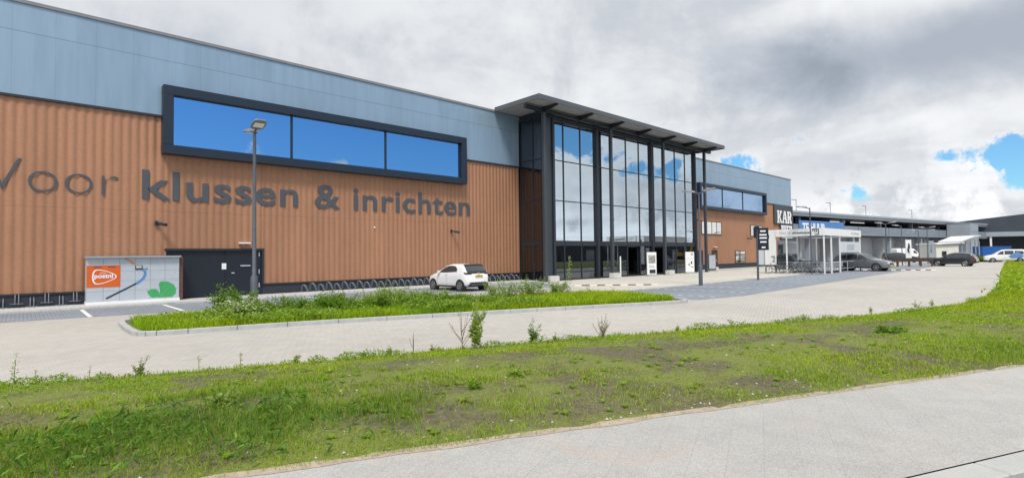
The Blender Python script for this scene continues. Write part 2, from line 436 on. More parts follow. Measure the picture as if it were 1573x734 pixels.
def tag(o, label=None, cat=None, group=None, kind=None):
    if label: o['label'] = label
    if cat: o['category'] = cat
    if group: o['group'] = group
    if kind: o['kind'] = kind
    return o
def thing(name, label, cat, loc=(0, 0, 0), rotz=0., group=None):
    o = bpy.data.objects.new(name, None); COL.objects.link(o); o.location = loc; o.rotation_euler = (0, 0, rotz)
    o.empty_display_size = .2
    return tag(o, label, cat, group)
def copy_tree(o, parent=None):
    c = o.copy(); COL.objects.link(c); c.parent = parent
    for ch in list(o.children): copy_tree(ch, c)
    return c
def dup(o, loc, rotz=None, label=None, scale=None):
    c = copy_tree(o); c.location = loc
    if rotz is not None: c.rotation_euler = (0, 0, rotz)
    if label: c['label'] = label
    if scale: c.scale = (scale,)*3
    return c
def sheet(name, pts, z, mat, parent=None):
    me = bpy.data.meshes.new(name); bm = bmesh.new()
    f = bm.faces.new([bm.verts.new((x, y, z)) for x, y in pts]); bmesh.ops.triangulate(bm, faces=[f])
    bmesh.ops.recalc_face_normals(bm, faces=bm.faces)
    for f in bm.faces:
        if f.normal.z < 0: f.normal_flip()
    bm.to_mesh(me); bm.free(); me.materials.append(MATS[mat])
    o = bpy.data.objects.new(name, me); COL.objects.link(o); tag(o, kind='structure'); return o
def text(name, s, org, right, up, mat, width=None, height=None, depth=.01, bold=0., parent=None, spacing=1., xs=None, words=False):
    """flat lettering; org = lower left corner on the surface, right/up unit vectors, baseline at org"""
    cu = bpy.data.curves.new(name, 'FONT'); cu.body = s; cu.size = 1.; cu.extrude = 0.; cu.offset = bold; cu.space_character = spacing
    cu.resolution_u = 4
    t = bpy.data.objects.new(name, cu); COL.objects.link(t)
    me = bpy.data.meshes.new_from_object(t.evaluated_get(bpy.context.evaluated_depsgraph_get()))
    bpy.data.objects.remove(t); 
    n = len(me.vertices); co = np.empty(n*3, np.float32); me.vertices.foreach_get('co', co); co = co.reshape(-1, 3)
    x0, x1 = co[:, 0].min(), co[:, 0].max()
    k = width/(x1-x0) if width else height/co[:, 1].max()
    kx = k; ky = height/co[:, 1].max() if height else k
    if xs: kx = xs*ky
    right, up, org = np.array(right, float), np.array(up, float), np.array(org, float); nrm = np.cross(right, up)
    W_ = org + np.outer((co[:, 0]-x0)*kx, right) + np.outer(co[:, 1]*ky, up) + np.outer(np.full(n, depth), nrm)
    off = parent_world(parent) if parent is not None else Vector((0, 0, 0))
    W_ -= np.array(off)
    faces = [tuple(p.vertices) for p in me.polygons]
    bm = bmesh.new(); vs = [bm.verts.new(p) for p in W_]
    for f in faces:
        try: bm.faces.new([vs[i] for i in f])
        except ValueError: pass
    bmesh.ops.remove_doubles(bm, verts=bm.verts, dist=1e-5)
    ex = bmesh.ops.extrude_face_region(bm, geom=list(bm.faces))
    bmesh.ops.translate(bm, verts=[e for e in ex['geom'] if isinstance(e, bmesh.types.BMVert)], vec=tuple(-nrm*depth*.8))
    bmesh.ops.recalc_face_normals(bm, faces=bm.faces)
    if words:                                    # one part per word: cut where the letters leave a wide gap
        mb = MB(); bm.verts.index_update(); mb.v = [tuple(v.co) for v in bm.verts]; mb.f = [tuple(v.index for v in f.verts) for f in bm.faces]; bm.free()
        ls = sorted(mb.pieces(), key=lambda m: min(Vector(p).dot(Vector(right)) for p in m.v)); cur = None; end = -1e9
        for m in ls:
            u = [Vector(p).dot(Vector(right)) for p in m.v]
            if cur is not None and min(u) < end+words: cur.add(m.v, m.f)
            else:
                if cur is not None: cur.build(name, mat, parent, world=False)
                cur = MB().add(m.v, m.f)
            end = max(end, max(u))
        return cur.build(name, mat, parent, world=False)
    m2 = bpy.data.meshes.new(name); bm.to_mesh(m2); bm.free(); m2.materials.append(MATS[mat])
    o = bpy.data.objects.new(name, m2); COL.objects.link(o)
    if parent is not None: o.parent = parent
    return o
# ================================================================== setting
FY = 29.45                         # facade plane
sheet('ground', [(-300, -300), (900, -300), (900, 700), (-300, 700)], -.06, 'far_ground')
ISL = [(2.1, 16.9), (2.25, 16.4), (2.7, 16.2), (4.94, 15.7), (7.6, 14.85), (10.3, 13.9), (14, 12.55), (18.6, 10.75), (19.4, 10.7), (19.9, 11.2),
       (20.6, 13.6), (20.5, 15.2), (19.3, 16.2), (15.5, 17.3), (12.8, 18.2), (8, 19.5), (5, 20.2), (3, 20.5), (2.35, 20.3), (2.15, 19.8)]
verge_far = [(-14, 17.0), (-9, 14.95), (-5, 13.4), (-.2, 11.45), (4.2, 9.72), (7.7, 8.55), (11.34, 7.2), (14.5, 6.0), (17.3, 4.88), (20, 4.0), (24.6, 3.1), (29, 2.85), (34.5, 3.0), (45, 3.7), (60, 4.9), (80, 6.3), (130, 9.8)]
sheet('drive_road', verge_far[::-1] + [(-40, 28), (-40, 60), (300, 60), (300, 22)], 0., 'road_paving')
sheet('forecourt', [(28.0, 27.0), (25.2, 24.0), (24.6, 21.6), (22.5, 17.4), (24.7, 16.9), (41, 16.9), (74, 17.1), (100, 18), (100, 29.4), (28.0, 29.4)], .004, 'forecourt_paving')
sheet('parking_strip', [(-40, 23.6), (0, 23.5), (7.2, 22.9), (14, 22.75), (21.5, 22.3), (24.9, 21.75), (25.4, 23.6), (27.6, 27.0), (8, 27.15), (0, 27.4), (-40, 28)], .006, 'bay_paving')
sheet('parking_lot', [(20.75, 11.0), (24, 10.55), (35, 10.9), (50, 11.5), (77.7, 12.3), (105, 13.2), (105, 17.2), (74, 16.9), (41, 16.7), (24.7, 16.6), (20.9, 17.2)], .006, 'bay_paving')
# raised path along the foot of the wall
w = MB()
w.prism([(-40, 28.1), (0, 27.45), (8, 27.2), (27.5, 27.05), (28, 27.3), (28, 29.40), (-40, 29.40)], (0, 0, 0), (1, 0, 0), (0, 1, 0), (0, 0, 1), -.03, .07)
tag(w.build('wall_path', 'wall_path_paving', bevel=.015), kind='structure')
w = MB(); w.prism([(52.3, 27.6), (76, 27.6), (76, 29.40), (52.3, 29.40)], (0, 0, 0), (1, 0, 0), (0, 1, 0), (0, 0, 1), -.03, .06)
tag(w.build('wall_path', 'wall_path_paving', bevel=.015), kind='structure')
# painted bay lines (solid near the wall, rows of white pavers in the lot)
mk = MB()
def stripe(x0, y0, x1, y1, wd, z=.010):
    d = Vector((x1-x0, y1-y0, 0)).normalized(); a = Vector((-d.y, d.x, 0))*wd/2
    mk.add([(x0-a.x, y0-a.y, z), (x1-a.x, y1-a.y, z), (x1+a.x, y1+a.y, z), (x0+a.x, y0+a.y, z)], [(0, 1, 2, 3)])
for x in (-3.4, -.9, 1.8, 4.55, 7.4, 10.5, 13.4, 16.3, 19.9, 22.6):
    stripe(x, 23.25 if x < 8 else 22.95, x, 27.0, .13)
for i in range(17):
    x = 22.5+3.3*i
    y = 11.15+.03*(x-22)
    while y < 16.2:
        stripe(x, y, x, y+.26, .11); y += .52
stripe(24.9, 16.52, 74, 16.72, .12); stripe(20.9, 17.13, 24.6, 16.54, .12)
tag(mk.build('bay_markings', 'white_road_paint'), kind='structure')
# lot edge kerb and island kerb
def kerb(name, line, wd, z0, z1, mat='kerb_concrete', closed=False):
    """mitred band following a line, split in 1 m stones with thin joints"""
    L = [Vector((x, y, 0)) for x, y in line]; n = len(L); mb = MB()
    nrm = []
    for i in range(n):
        a = L[(i-1) % n] if (closed or i > 0) else L[i]; b = L[(i+1) % n] if (closed or i < n-1) else L[i]
        t = (b-a).normalized(); nrm.append(Vector((-t.y, t.x, 0)))
    for i in range(n if closed else n-1):
        j = (i+1) % n; seg = (L[j]-L[i]).length; k = max(1, round(seg/1.0))
        for q in range(k):
            g0, g1 = q/k + .006/seg, (q+1)/k - .006/seg
            p0 = L[i].lerp(L[j], g0); p1 = L[i].lerp(L[j], g1); n0 = nrm[i].lerp(nrm[j], g0).normalized(); n1 = nrm[i].lerp(nrm[j], g1).normalized()
            a0, a1, b1, b0 = p0, p1, p1+n1*wd, p0+n0*wd
            mb.add([(a0.x,a0.y,z0),(a1.x,a1.y,z0),(b1.x,b1.y,z0),(b0.x,b0.y,z0),(a0.x,a0.y,z1),(a1.x,a1.y,z1),(b1.x,b1.y,z1),(b0.x,b0.y,z1)],
                   [(0,3,2,1),(4,5,6,7),(0,1,5,4),(1,2,6,5),(2,3,7,6),(3,0,4,7)])
    o = mb.build(name, mat, bevel=.012, seg=1); tag(o, kind='structure'); return o
def smooth_loop(p, it=2, closed=True):
    for _ in range(it):
        q = []
        n = len(p)
        for i in range(n if closed else n-1):
            a, b = p[i], p[(i+1) % n]
            q += [(a[0]*.75+b[0]*.25, a[1]*.75+b[1]*.25), (a[0]*.25+b[0]*.75, a[1]*.25+b[1]*.75)]
        p = q if closed else [p[0]]+q+[p[-1]]
    return p
ISL = smooth_loop(ISL, 1)
kerb('island_kerb', ISL, .16, -.05, .12, closed=True)
cx = sum(p[0] for p in ISL)/len(ISL); cy = sum(p[1] for p in ISL)/len(ISL)
sheet('island_soil', [(cx+(x-cx)*.985, cy+(y-cy)*.97) for x, y in ISL], .07, 'verge_soil')
# near pavement, its kerb and the carriageway in the corner
EV, NV = Vector((.9253, -.3793, 0)), Vector((.3793, .9253, 0)); OV = Vector((1.29, 4.93, 0))
def L2(a, b): p = OV+EV*a+NV*b; return (p.x, p.y)
sheet('pavement', [L2(-25, -2.08), L2(75, -2.08), L2(75, .06), L2(-25, .06)], .12, 'sidewalk_slabs')
kerb('road_kerb', [L2(-12, -2.36), L2(14, -2.36)], .27, -.1, .122, 'grey_concrete')
sheet('road', [L2(-60, -14), L2(120, -14), L2(120, -2.3), L2(-60, -2.3)], .0, 'asphalt')

# ---- grass verge between pavement and drive
def vnoise(x, y, s, seed=0):
    """smooth value noise in 0..1"""
    r = np.random.default_rng(seed); T = r.random((256, 256))
    x = np.asarray(x)*s; y = np.asarray(y)*s
    xi = np.floor(x).astype(int); yi = np.floor(y).astype(int); fx = x-xi; fy = y-yi
    fx = fx*fx*(3-2*fx); fy = fy*fy*(3-2*fy)
    g = lambda i, j: T[(xi+i) % 256, (yi+j) % 256]
    return (g(0,0)*(1-fx)+g(1,0)*fx)*(1-fy)+(g(0,1)*(1-fx)+g(1,1)*fx)*fy
def fbm(x, y, s, seed=0, o=4):
    v = 0; a = .5; t = 0
    for i in range(o): v = v+a*vnoise(x, y, s*2**i, seed+i); t += a; a *= .5
    return v/t
vfa = np.array([[(Vector((x, y, 0))-OV).dot(EV), (Vector((x, y, 0))-OV).dot(NV)] for x, y in verge_far])
def far_b(a): return np.interp(a, vfa[:, 0], vfa[:, 1])
def verge_z(a, b):
    w_ = far_b(a); t = np.clip(b/w_, 0, 1)
    x = OV.x+EV.x*a+NV.x*b; y = OV.y+EV.y*a+NV.y*b
    z = .115*(1-t)+.01*t + .17*np.sin(np.pi*t)**.8 + .09*(fbm(x, y, .6, 3)-.5)*np.sin(np.pi*t)
    z = z + .55*np.exp(-(((x-37)/9)**2+((y-.2)/1.9)**2))*np.sin(np.pi*np.clip(t*1.0, 0, 1))
    return z
def verge_xy(a, b): return OV.x+EV.x*a+NV.x*b, OV.y+EV.y*a+NV.y*b
aa = np.concatenate([np.linspace(-14, 24, 150), np.linspace(24.5, 60, 70), np.linspace(62, 110, 20)]); tt = np.linspace(0, 1, 40)
A_, T_ = np.meshgrid(aa, tt, indexing='ij'); B_ = T_*(far_b(A_)+.05)
X_, Y_ = verge_xy(A_, B_); Z_ = verge_z(A_, B_)
Z_ += .03*(fbm(X_, Y_, 4., 9)-.5)
vg = MB(); vg.grid(np.stack([X_, Y_, Z_], -1).tolist())
o = vg.build('verge', 'verge_soil', smooth=True); tag(o, kind='structure')

# ================================================================== the store
ST = thing('store_building', 'long retail store with brown ribbed cladding, blue-grey upper panels and glazed entrance hall', 'building', (28, FY, 0))
def ribs(x0, x1, z0, z1, y, pitch=.32, d=.036):
    """trapezoidal profile sheet, front at y-d"""
    mb = MB(); prof = []; x = x0
    while x < x1-1e-6:
        for fx in np.arange(0, 1, .125):
            q = x+fx*pitch; fy = d*(.5-.5*math.cos(2*math.pi*fx))**1.3
            if q < x1: prof.append((q, y-d+fy))
        x += pitch
    prof.append((x1, y-d))
    P_ = [[(px, py, z0), (px, py, z1)] for px, py in prof]
    mb.grid(P_); return mb
ribs(-16, 28.0, .62, 8.66, FY).build('ribbed_wall', 'copper_brown_cladding', ST)
# the same sheet right of the hall, leaving the two door openings
rb = MB()
for a in (ribs(52.3, 54.7, .62, 8.6, FY), ribs(54.7, 56.6, 2.25, 8.6, FY), ribs(56.6, 58.6, .62, 8.6, FY), ribs(58.6, 60.1, 2.25, 8.6, FY), ribs(60.1, 83.3, .62, 8.6, FY)):
    rb.add(a.v, a.f)
rb.build('ribbed_wall', 'copper_brown_cladding', ST, True)
# cut the service door out of the left wall: rebuild it in three pieces
o = [c for c in ST.children if c.name.startswith('ribbed_wall')][0]; bpy.data.objects.remove(o)
rb = MB()
for a in (ribs(-16, 5.04, .62, 8.66, FY), ribs(5.04, 9.36, 2.42, 8.66, FY), ribs(9.36, 28.0, .62, 8.66, FY)): rb.add(a.v, a.f)
rb.build('ribbed_wall', 'copper_brown_cladding', ST)
b = MB(); b.box(-16, FY-.10, 8.72, 28.0, FY+.02, 12.52); b.build('upper_cladding', 'grey_blue_panel', ST)
b = MB(); b.box(52.3, FY-.10, 8.66, 83.4, FY+.02, 12.52); b.build('upper_cladding', 'grey_blue_panel', ST)
b = MB(); b.box(-16, FY-.13, 8.62, 28.0, FY, 8.72); b.box(52.3, FY-.13, 8.58, 76.7, FY, 8.66)
b.box(-16, FY-.07, .56, 5.04, FY, .63); b.box(9.36, FY-.07, .56, 28, FY, .63); b.box(60.15, FY-.07, .56, 83.3, FY, .63)
b.build_each('wall_trim', 'dark_trim', ST)
b = MB(); b.box(-16, FY-.16, 12.52, 28.0, FY+.3, 12.66); b.box(28.0, FY-.16, 12.52, 83.55, FY+.3, 12.64); b.build_each('roof_coping', 'pole_light', ST)
b = MB(); b.box(-16, FY-.02, -.1, 5.04, FY+.1, .60); b.box(9.36, FY-.02, -.1, 28, FY+.1, .60); b.box(56.6, FY-.02, -.1, 58.6, FY+.1, .60); b.box(60.1, FY-.02, -.1, 83.3, FY+.1, .60)
b.build_each('plinth', 'plinth_dark', ST)
b = MB(); b.box(-15.9, FY+.10, -.1, 28.0, 95, 12.4); b.build('store_hall', 'grey_bluish_wall', ST)
b = MB(); b.box(52.3, FY+.12, -.1, 83.38, 95, 12.40); b.build('store_hall', 'grey_bluish_wall', ST)
b = MB(); b.box(28.0, 40, -.1, 52.3, 95, 12.4); b.build('store_hall', 'interior_dark', ST)
b = MB(); b.box(-15.8, FY+.32, 12.42, 83.3, 94.8, 12.5); b.build('roof', 'roof_felt', ST)
# black service door in its recess
D_ = MB(); D_.box(5.04, FY+.0, 0.06, 9.36, FY+.09, 2.42); dr = D_.build('service_door', 'black_cladding', ST)
t = MB(); t.box(4.98, FY-.12, 2.36, 9.42, FY+.02, 2.46); t.box(9.30, FY-.12, .6, 9.40, FY+.02, 2.36); t.build_each('door_frame', 'dark_trim', dr)
t = MB()
for x in (7.55, 8.95): t.box(x, FY-.02, .1, x+.025, FY+.005, 2.36)
t.build_each('door_joint', 'black_rubber', dr)
t = MB(); t.box(7.42, FY-.03, 1.42, 7.62, FY-.0, 1.72); t.build('notice', 'white_paint', dr)
t = MB(); t.box(8.28, FY-.05, 1.55, 8.75, FY-.0, 1.61); t.build('handle', 'galvanised', dr)
t = MB(); t.box(7.86, FY-.06, 1.2, 8.0, FY-.0, 1.25); t.build('handle', 'galvanised', dr)
for z in (.45, 1.15, 2.05):
    t = MB(); t.box(9.17, FY-.03, z, 9.21, FY-.0, z+.22); t.build('hinge', 'galvanised', dr)
t = MB(); t.box(8.15, FY-.32, 2.70, 8.70, FY-.06, 2.77); t.build('wall_light', 'white_paint', ST, bevel=.015)
for x in (4.64, 21.57):
    t = MB(); t.box(x-.06, FY-.14, 3.52, x+.06, FY-.06, 3.74); t.bar((x, FY-.1, 3.66), (x+.14, FY-.38, 3.60), .05); t.tube([(x+.06, FY-.3, 3.62), (x+.30, FY-.62, 3.54)], .075, 10)
    t.build('security_camera', 'dark_trim', ST)
t = MB(); t.disc((15.81, FY-.06, 3.75), (0, -1, 0), .05, 0, .04, 12); t.build('wall_sensor', 'white_paint', ST)
for x, z in ((55.2, 5.6), (68.4, 3.75)):
    t = MB(); t.box(x-.06, FY-.14, z-.1, x+.06, FY-.06, z+.1); t.tube([(x, FY-.14, z), (x+.25, FY-.55, z-.05)], .08, 8); t.build('security_camera', 'dark_trim', ST)

# ribbon windows in deep projecting frames
def ribbon(x0, x1, z0, z1, seams, fr, gm='ribbon_glass', proj=.55):
    yb, yf = FY-.05, FY-proj
    f = MB()
    f.box(x0, yf, z1-fr, x1, yb, z1); f.box(x0, yf, z0, x1, yb, z0+fr); f.box(x0, yf, z0+fr, x0+fr, yb, z1-fr); f.box(x1-fr, yf, z0+fr, x1, yb, z1-fr)
    win = f.build('ribbon_window', 'navy_frame', ST, bevel=.012, seg=1)
    bk = MB(); bk.box(x0+fr, FY-.12, z0+fr, x1-fr, FY-.10, z1-fr); bk.build('blind', 'print_navy', win)
    xs = [x0+fr]+list(seams)+[x1-fr]; yg = FY-.30
    for a, c in zip(xs[:-1], xs[1:]):
        p = MB(); p.box(a+.03, yg, z0+fr+.01, c-.03, yg+.03, z1-fr-.01); p.build('pane', gm, win)
    m_ = MB()
    for s_ in seams: m_.box(s_-.055, yg-.05, z0+fr, s_+.055, yg+.05, z1-fr)
    m_.build_each('mullion', 'navy_frame', win)
    # pale panel strips behind the glass, left of each mullion and the end frame
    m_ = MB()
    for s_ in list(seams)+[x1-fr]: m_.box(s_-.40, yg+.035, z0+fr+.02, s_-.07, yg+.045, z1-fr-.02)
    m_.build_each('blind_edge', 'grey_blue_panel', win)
    return win
ribbon(4.80, 22.62, 6.88, 10.10, (10.75, 16.45), .42)
ribbon(55.4, 73.5, 6.90, 9.82, (61.1, 66.6), .34)
def office(x0, x1, z0, z1, n, bars=()):
    f = MB(); y = FY-.10
    f.box(x0-.08, y, z0-.08, x1+.08, FY-.02, z0); f.box(x0-.08, y, z1, x1+.08, FY-.02, z1+.08); f.box(x0-.08, y, z0, x0, FY-.02, z1); f.box(x1, y, z0, x1+.08, FY-.02, z1)
    for i in range(1, n):
        q = x0+(x1-x0)*i/n; f.box(q-.05, y, z0, q+.05, FY-.02, z1)
    for q in bars: f.box(x0, y+.002, q-.04, x1, FY-.02, q+.04)
    wn = f.build('office_window', 'rust_brown', ST)
    for i in range(n):
        a, c = x0+(x1-x0)*i/n, x0+(x1-x0)*(i+1)/n
        p = MB(); p.box(a+.05, FY-.085, z0+.005, c-.05, FY-.07, z1-.005); p.build('pane', 'office_glass', wn)
office(56.4, 61.1, 4.13, 5.50, 4); office(69.3, 72.9, 4.1, 5.42, 3); office(64.75, 67.4, .74, 2.1, 2, (1.72,))
b = MB(); b.box(54.7, FY-.03, .0, 56.6, FY+.1, 2.25); b.build('recess_panel', 'black_cladding', ST)
b = MB(); b.box(58.6, FY-.02, .0, 60.1, FY+.1, 2.25); sdr = b.build('side_door', 'dark_brown', ST)
b = MB(); b.box(58.78, FY-.04, 1.0, 59.12, FY-.021, 1.95); b.build('door_glass', 'car_glass', sdr)
b = MB(); b.box(59.78, FY-.07, .95, 59.84, FY-.02, 1.15); b.build('handle', 'galvanised', sdr)
b = MB(); b.box(59.0, FY-.3, 2.6, 59.6, FY-.06, 2.67); b.build('wall_light', 'white_paint', ST)

# ---- glazed entrance hall
GY = 26.85; HX0, HX1 = 28.15, 50.15; GX0 = 29.0
ZT = [.05, 2.62, 2.98, 6.0, 9.03, 12.08]
cw = MB()
fx = [GX0]+[30.25+2.03*i for i in range(10)]+[HX1]
fx = [29.0, 30.25, 32.25, 34.2, 36.15, 38.35, 40.3, 42.2, 44.5, 46.4, 48.3, 50.1]
THICK = {34.2, 42.2, 50.1, 29.0}; TH = .11
for x in fx:
    if x in THICK: cw.box(x-TH, GY-.22, .0, x+TH, GY+.04, 12.1)
    else: cw.box(x-.045, GY-.06, .02, x+.045, GY+.03, 12.08)
for a, c in zip(fx[:-1], fx[1:]):
    a2 = a+(TH if a in THICK else .045); c2 = c-(TH if c in THICK else .045)
    for z in (6.0, 9.03): cw.box(a2, GY-.05, z-.035, c2, GY+.028, z+.035)
    cw.box(a2, GY-.10, 2.62, c2, GY+.028, 3.0)
    cw.box(a2, GY-.05, 12.0, c2, GY+.028, 12.08)
    cw.box(a2, GY-.05, .02, c2, GY+.028, .12)
curt = cw.build('curtain_wall', 'dark_trim', ST)
for i, (a, c) in enumerate(zip(fx[:-1], fx[1:])):
    a2 = a+(TH if a in THICK else .045); c2 = c-(TH if c in THICK else .045)
    for j, (z0, z1) in enumerate(((.12, 2.62), (3.0, 5.965), (6.035, 8.995), (9.065, 12.0))):
        if j == 0 and i in (5, 7): continue            # the two open doorways
        p = MB(); p.box(a2, GY-.012, z0, c2, GY+.008, z1); p.build('pane', 'ground_glass' if j == 0 else 'facade_glass', curt)
b = MB(); b.box(HX0, GY-.10, 0, GX0-.12, GY+.25, 12.1); b.build('corner_panel', 'corner_dark', ST)
sw = MB()
sy = [GY+.26, 27.9, FY-.02]
for y in (27.98, FY-.12): sw.box(HX0-.05, y-.05, 0, HX0+.05, y+.05, 12.1)
for a, c in ((GY+.26, 27.93), (28.03, FY-.17)):
    for z in (2.8, 6.0, 9.03, 12.05): sw.box(HX0-.04, a, z-(.14 if z < 3 else .04), HX0+.04, c, z+(.14 if z < 3 else .04))
    sw.box(HX0-.04, a, 0, HX0+.04, c, .12)
side = sw.build('side_wall', 'dark_trim', ST)
for a, c in ((GY+.27, 27.92), (28.04, FY-.18)):
    for z0, z1 in ((.13, 2.65), (2.95, 5.95), (6.05, 8.98), (9.08, 12.0)):
        p = MB(); p.box(HX0-.01, a, z0, HX0+.01, c, z1); p.build('pane', 'side_glass', side)
b = MB(); b.box(HX1+.0, GY+.05, 0, HX1+.12, FY-.01, 12.1); b.box(HX1+.13, FY-.06, 0, 52.28, FY, 12.5); b.build_each('hall_side', 'dark_trim', ST)
# interior seen through the glass
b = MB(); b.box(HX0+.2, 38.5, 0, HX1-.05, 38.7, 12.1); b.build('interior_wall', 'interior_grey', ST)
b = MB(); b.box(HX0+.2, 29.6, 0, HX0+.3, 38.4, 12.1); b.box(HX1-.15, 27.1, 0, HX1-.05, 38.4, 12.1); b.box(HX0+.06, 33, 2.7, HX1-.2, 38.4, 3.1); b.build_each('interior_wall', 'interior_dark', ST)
b = MB(); b.box(HX0+.05, GY+.06, -.02, HX1, 38.7, .02); b.build('interior_floor', 'interior_floor', ST)
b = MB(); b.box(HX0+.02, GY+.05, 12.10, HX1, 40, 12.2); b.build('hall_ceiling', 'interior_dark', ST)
b = MB()
for x in (31, 33.5, 36.5, 41.5, 46): b.box(x, 35.5, .02, x+1.6, 36.2, 1.9)
for x in (39, 44.3, 47): b.box(x, 31.5, .02, x+.9, 32.1, 1.2)
b.build_each('interior_shelf', 'interior_grey', ST)
# door leaves standing open behind the glass
for x in (37.85, 39.9, 41.9):
    pass
for x0, x1 in ((38.40, 40.25), (42.42, 44.42)):
    lf = MB(); z1 = 2.5
    for q in (x0+.12, x1-.12):
        lf.box(q-.09, GY+.10, .05, q+.09, GY+.15, z1)
    lf.box(x0+.03, GY+.10, z1, x1-.03, GY+.15, z1+.1)
    lf.build('sliding_door', 'black_cladding', ST)
# columns in front, canopy on top
CYL = 26.25
for x in (27.55, 35.45, 43.4, 51.2):
    c = MB(); c.box(x-.125, CYL-.125, 0, x+.125, CYL+.125, 12.2); c.build('column', 'steel_column', ST, bevel=.02, seg=1)
CX0, CX1, CY0, CY1 = 25.55, 52.6, 24.75, 29.3
c = MB(); c.box(CX0, CY0, 12.72, CX1, CY1, 12.84)
can = c.build('canopy', 'dark_trim', ST)
c = MB()
c.box(CX0-.03, CY0-.03, 12.50, CX1+.03, CY0+.03, 12.80); c.box(CX0-.03, CY0+.035, 12.50, CX0+.03, CY1, 12.80); c.box(CX1-.03, CY0+.035, 12.50, CX1+.03, CY1, 12.80)
c.build_each('fascia', 'fascia_metal', can)
# profiled soffit sheet
P_ = []; y = CY0+.06
while y < CY1-.02:
    for dy, dz in ((0, 0), (.10, 0), (.13, .05), (.22, .05), (.25, 0)):
        P_.append([(CX0+.05, y+dy, 12.60+dz), (CX1-.05, y+dy, 12.60+dz)])
    y += .26
c = MB(); c.grid(P_); c.build('soffit', 'canopy_soffit', can)
for x in (27.55, 31.5, 35.45, 39.4, 43.4, 47.3, 51.2):
    c = MB(); c.prism([(CY0+.08, 12.58), (CY0+.08, 12.46), (CYL-.2, 12.20), (GY+.2, 12.20), (GY+.2, 12.58)], (x-.06, 0, 0), (0, 1, 0), (0, 0, 1), (1, 0, 0), 0, .12)
    c.build('beam', 'dark_trim', can)
c = MB(); c.box(CX0+.1, CYL-.12, 12.21, CX1-.1, CYL+.12, 12.45); c.box(HX0-.1, GY-.25, 12.10, HX1+.1, GY+.15, 12.44); c.box(HX0-.12, GY+.16, 12.10, HX0+.1, FY-.12, 12.44); c.build('edge_beam', 'dark_trim', can)

# lettering on the cladding
SG = thing('wall_lettering', 'dark grey words in lower case across the ribbed brown wall under the blue ribbon window', 'sign', (10, FY-.1, 4.78))
text('thin_word', 'Voor', (-1.15, FY-.060, 4.78), (1, 0, 0), (0, 0, 1), 'letter_grey', width=4.35, height=1.36, depth=.01, bold=-.020, parent=SG)
text('bold_word', 'klussen & inrichten', (4.07, FY-.060, 4.76), (1, 0, 0), (0, 0, 1), 'letter_grey', width=19.15, height=1.34, depth=.01, bold=.014, parent=SG, spacing=1.05, words=.45)

# stepped grey sign with white slab letters near the far corner
KS = thing('corner_sign', 'grey stepped sign board with white slab serif letters at the far end of the store', 'sign', (80, FY-.15, 5))
b = MB(); b.box(76.8, FY-.22, 5.9, 83.62, FY-.11, 8.62); b.box(78.9, FY-.22, 3.1, 83.62, FY-.11, 5.82); b.build('board', 'shed_grey' if 0 else 'garage_dark', KS)
b = MB(); b.box(76.8, FY-.215, 5.82, 83.6, FY-.12, 5.9); b.build('board_gap', 'black_cladding', KS)
def poly(pts, x0, z0, w_, h_, mb): mb.prism([(x0+u*w_, z0+v*h_) for u, v in pts], (0, FY-.222, 0), (1, 0, 0), (0, 0, 1), (0, -1, 0), 0, .03)
def slab_letter(ch, x0, z0, w_, h_):
    mb = MB()
    if ch == 'K':
        for q in ([(0,0),(.42,0),(.42,.12),(.33,.12),(.33,.88),(.42,.88),(.42,1),(0,1),(0,.88),(.08,.88),(.08,.12),(0,.12)],
                  [(.37,.5),(.62,.88),(.55,.88),(.55,1),(.97,1),(.97,.88),(.86,.88),(.58,.5),(.86,.12),(1,.12),(1,0),(.66,0)]): poly(q, x0, z0, w_, h_, mb)
    if ch == 'A':
        for q in ([(0,0),(.34,0),(.34,.12),(.24,.12),(.45,.8),(.36,1),(.06,.12),(0,.12)], [(.48,1),(.68,1),(.93,.12),(1,.12),(1,0),(.58,0),(.58,.12),(.66,.12),(.60,.32),(.40,.32),(.42,.44),(.56,.44),(.47,.8),(.38,1)]): poly(q, x0, z0, w_, h_, mb)
    if ch == 'R':
        for q in ([(0,0),(.44,0),(.44,.12),(.35,.12),(.35,.88),(.44,.88),(.44,1),(0,1),(0,.88),(.08,.88),(.08,.12),(0,.12)],
                  [(.47,.88),(.60,.84),(.64,.74),(.60,.62),(.40,.58),(.40,.46),(.66,0),(1,0),(1,.12),(.92,.12),(.74,.48),(.86,.58),(.92,.74),(.84,.92),(.66,1),(.47,1)]): poly(q, x0, z0, w_, h_, mb)
    if ch == 'W':
        for q in ([(0,1),(.32,1),(.32,.88),(.27,.88),(.34,.38),(.40,.62),(.45,.40),(.38,0),(.20,0),(.05,.88),(0,.88)], [(.38,1),(.70,1),(.70,.88),(.64,.88),(.71,.38),(.84,.88),(.76,.88),(.76,1),(1,1),(1,.88),(.95,.88),(.77,0),(.58,0),(.43,.88),(.38,.88)]): poly(q, x0, z0, w_, h_, mb)
    if ch == 'E':
        for q in ([(0,0),(.42,0),(.42,.12),(.38,.12),(.38,.88),(.42,.88),(.42,1),(0,1),(0,.88),(.08,.88),(.08,.12),(0,.12)],
                  [(.45,1),(1,1),(1,.70),(.86,.70),(.80,.88),(.45,.88)], [(.41,.56),(.60,.56),(.60,.68),(.72,.68),(.72,.34),(.60,.34),(.60,.45),(.41,.45)], [(.45,0),(1,0),(1,.30),(.86,.30),(.80,.12),(.45,.12)]): poly(q, x0, z0, w_, h_, mb)
    if ch == 'I': poly([(0,0),(1,0),(1,.12),(.8,.12),(.8,.88),(1,.88),(1,1),(0,1),(0,.88),(.2,.88),(.2,.12),(0,.12)], x0, z0, w_, h_, mb)
    mb.build('letter', 'white_paint', KS)
for ch, x, w_ in (('K', 77.7, 1.75), ('A', 79.55, 1.75), ('R', 81.35, 1.7)): slab_letter(ch, x, 6.05, w_, 1.75)
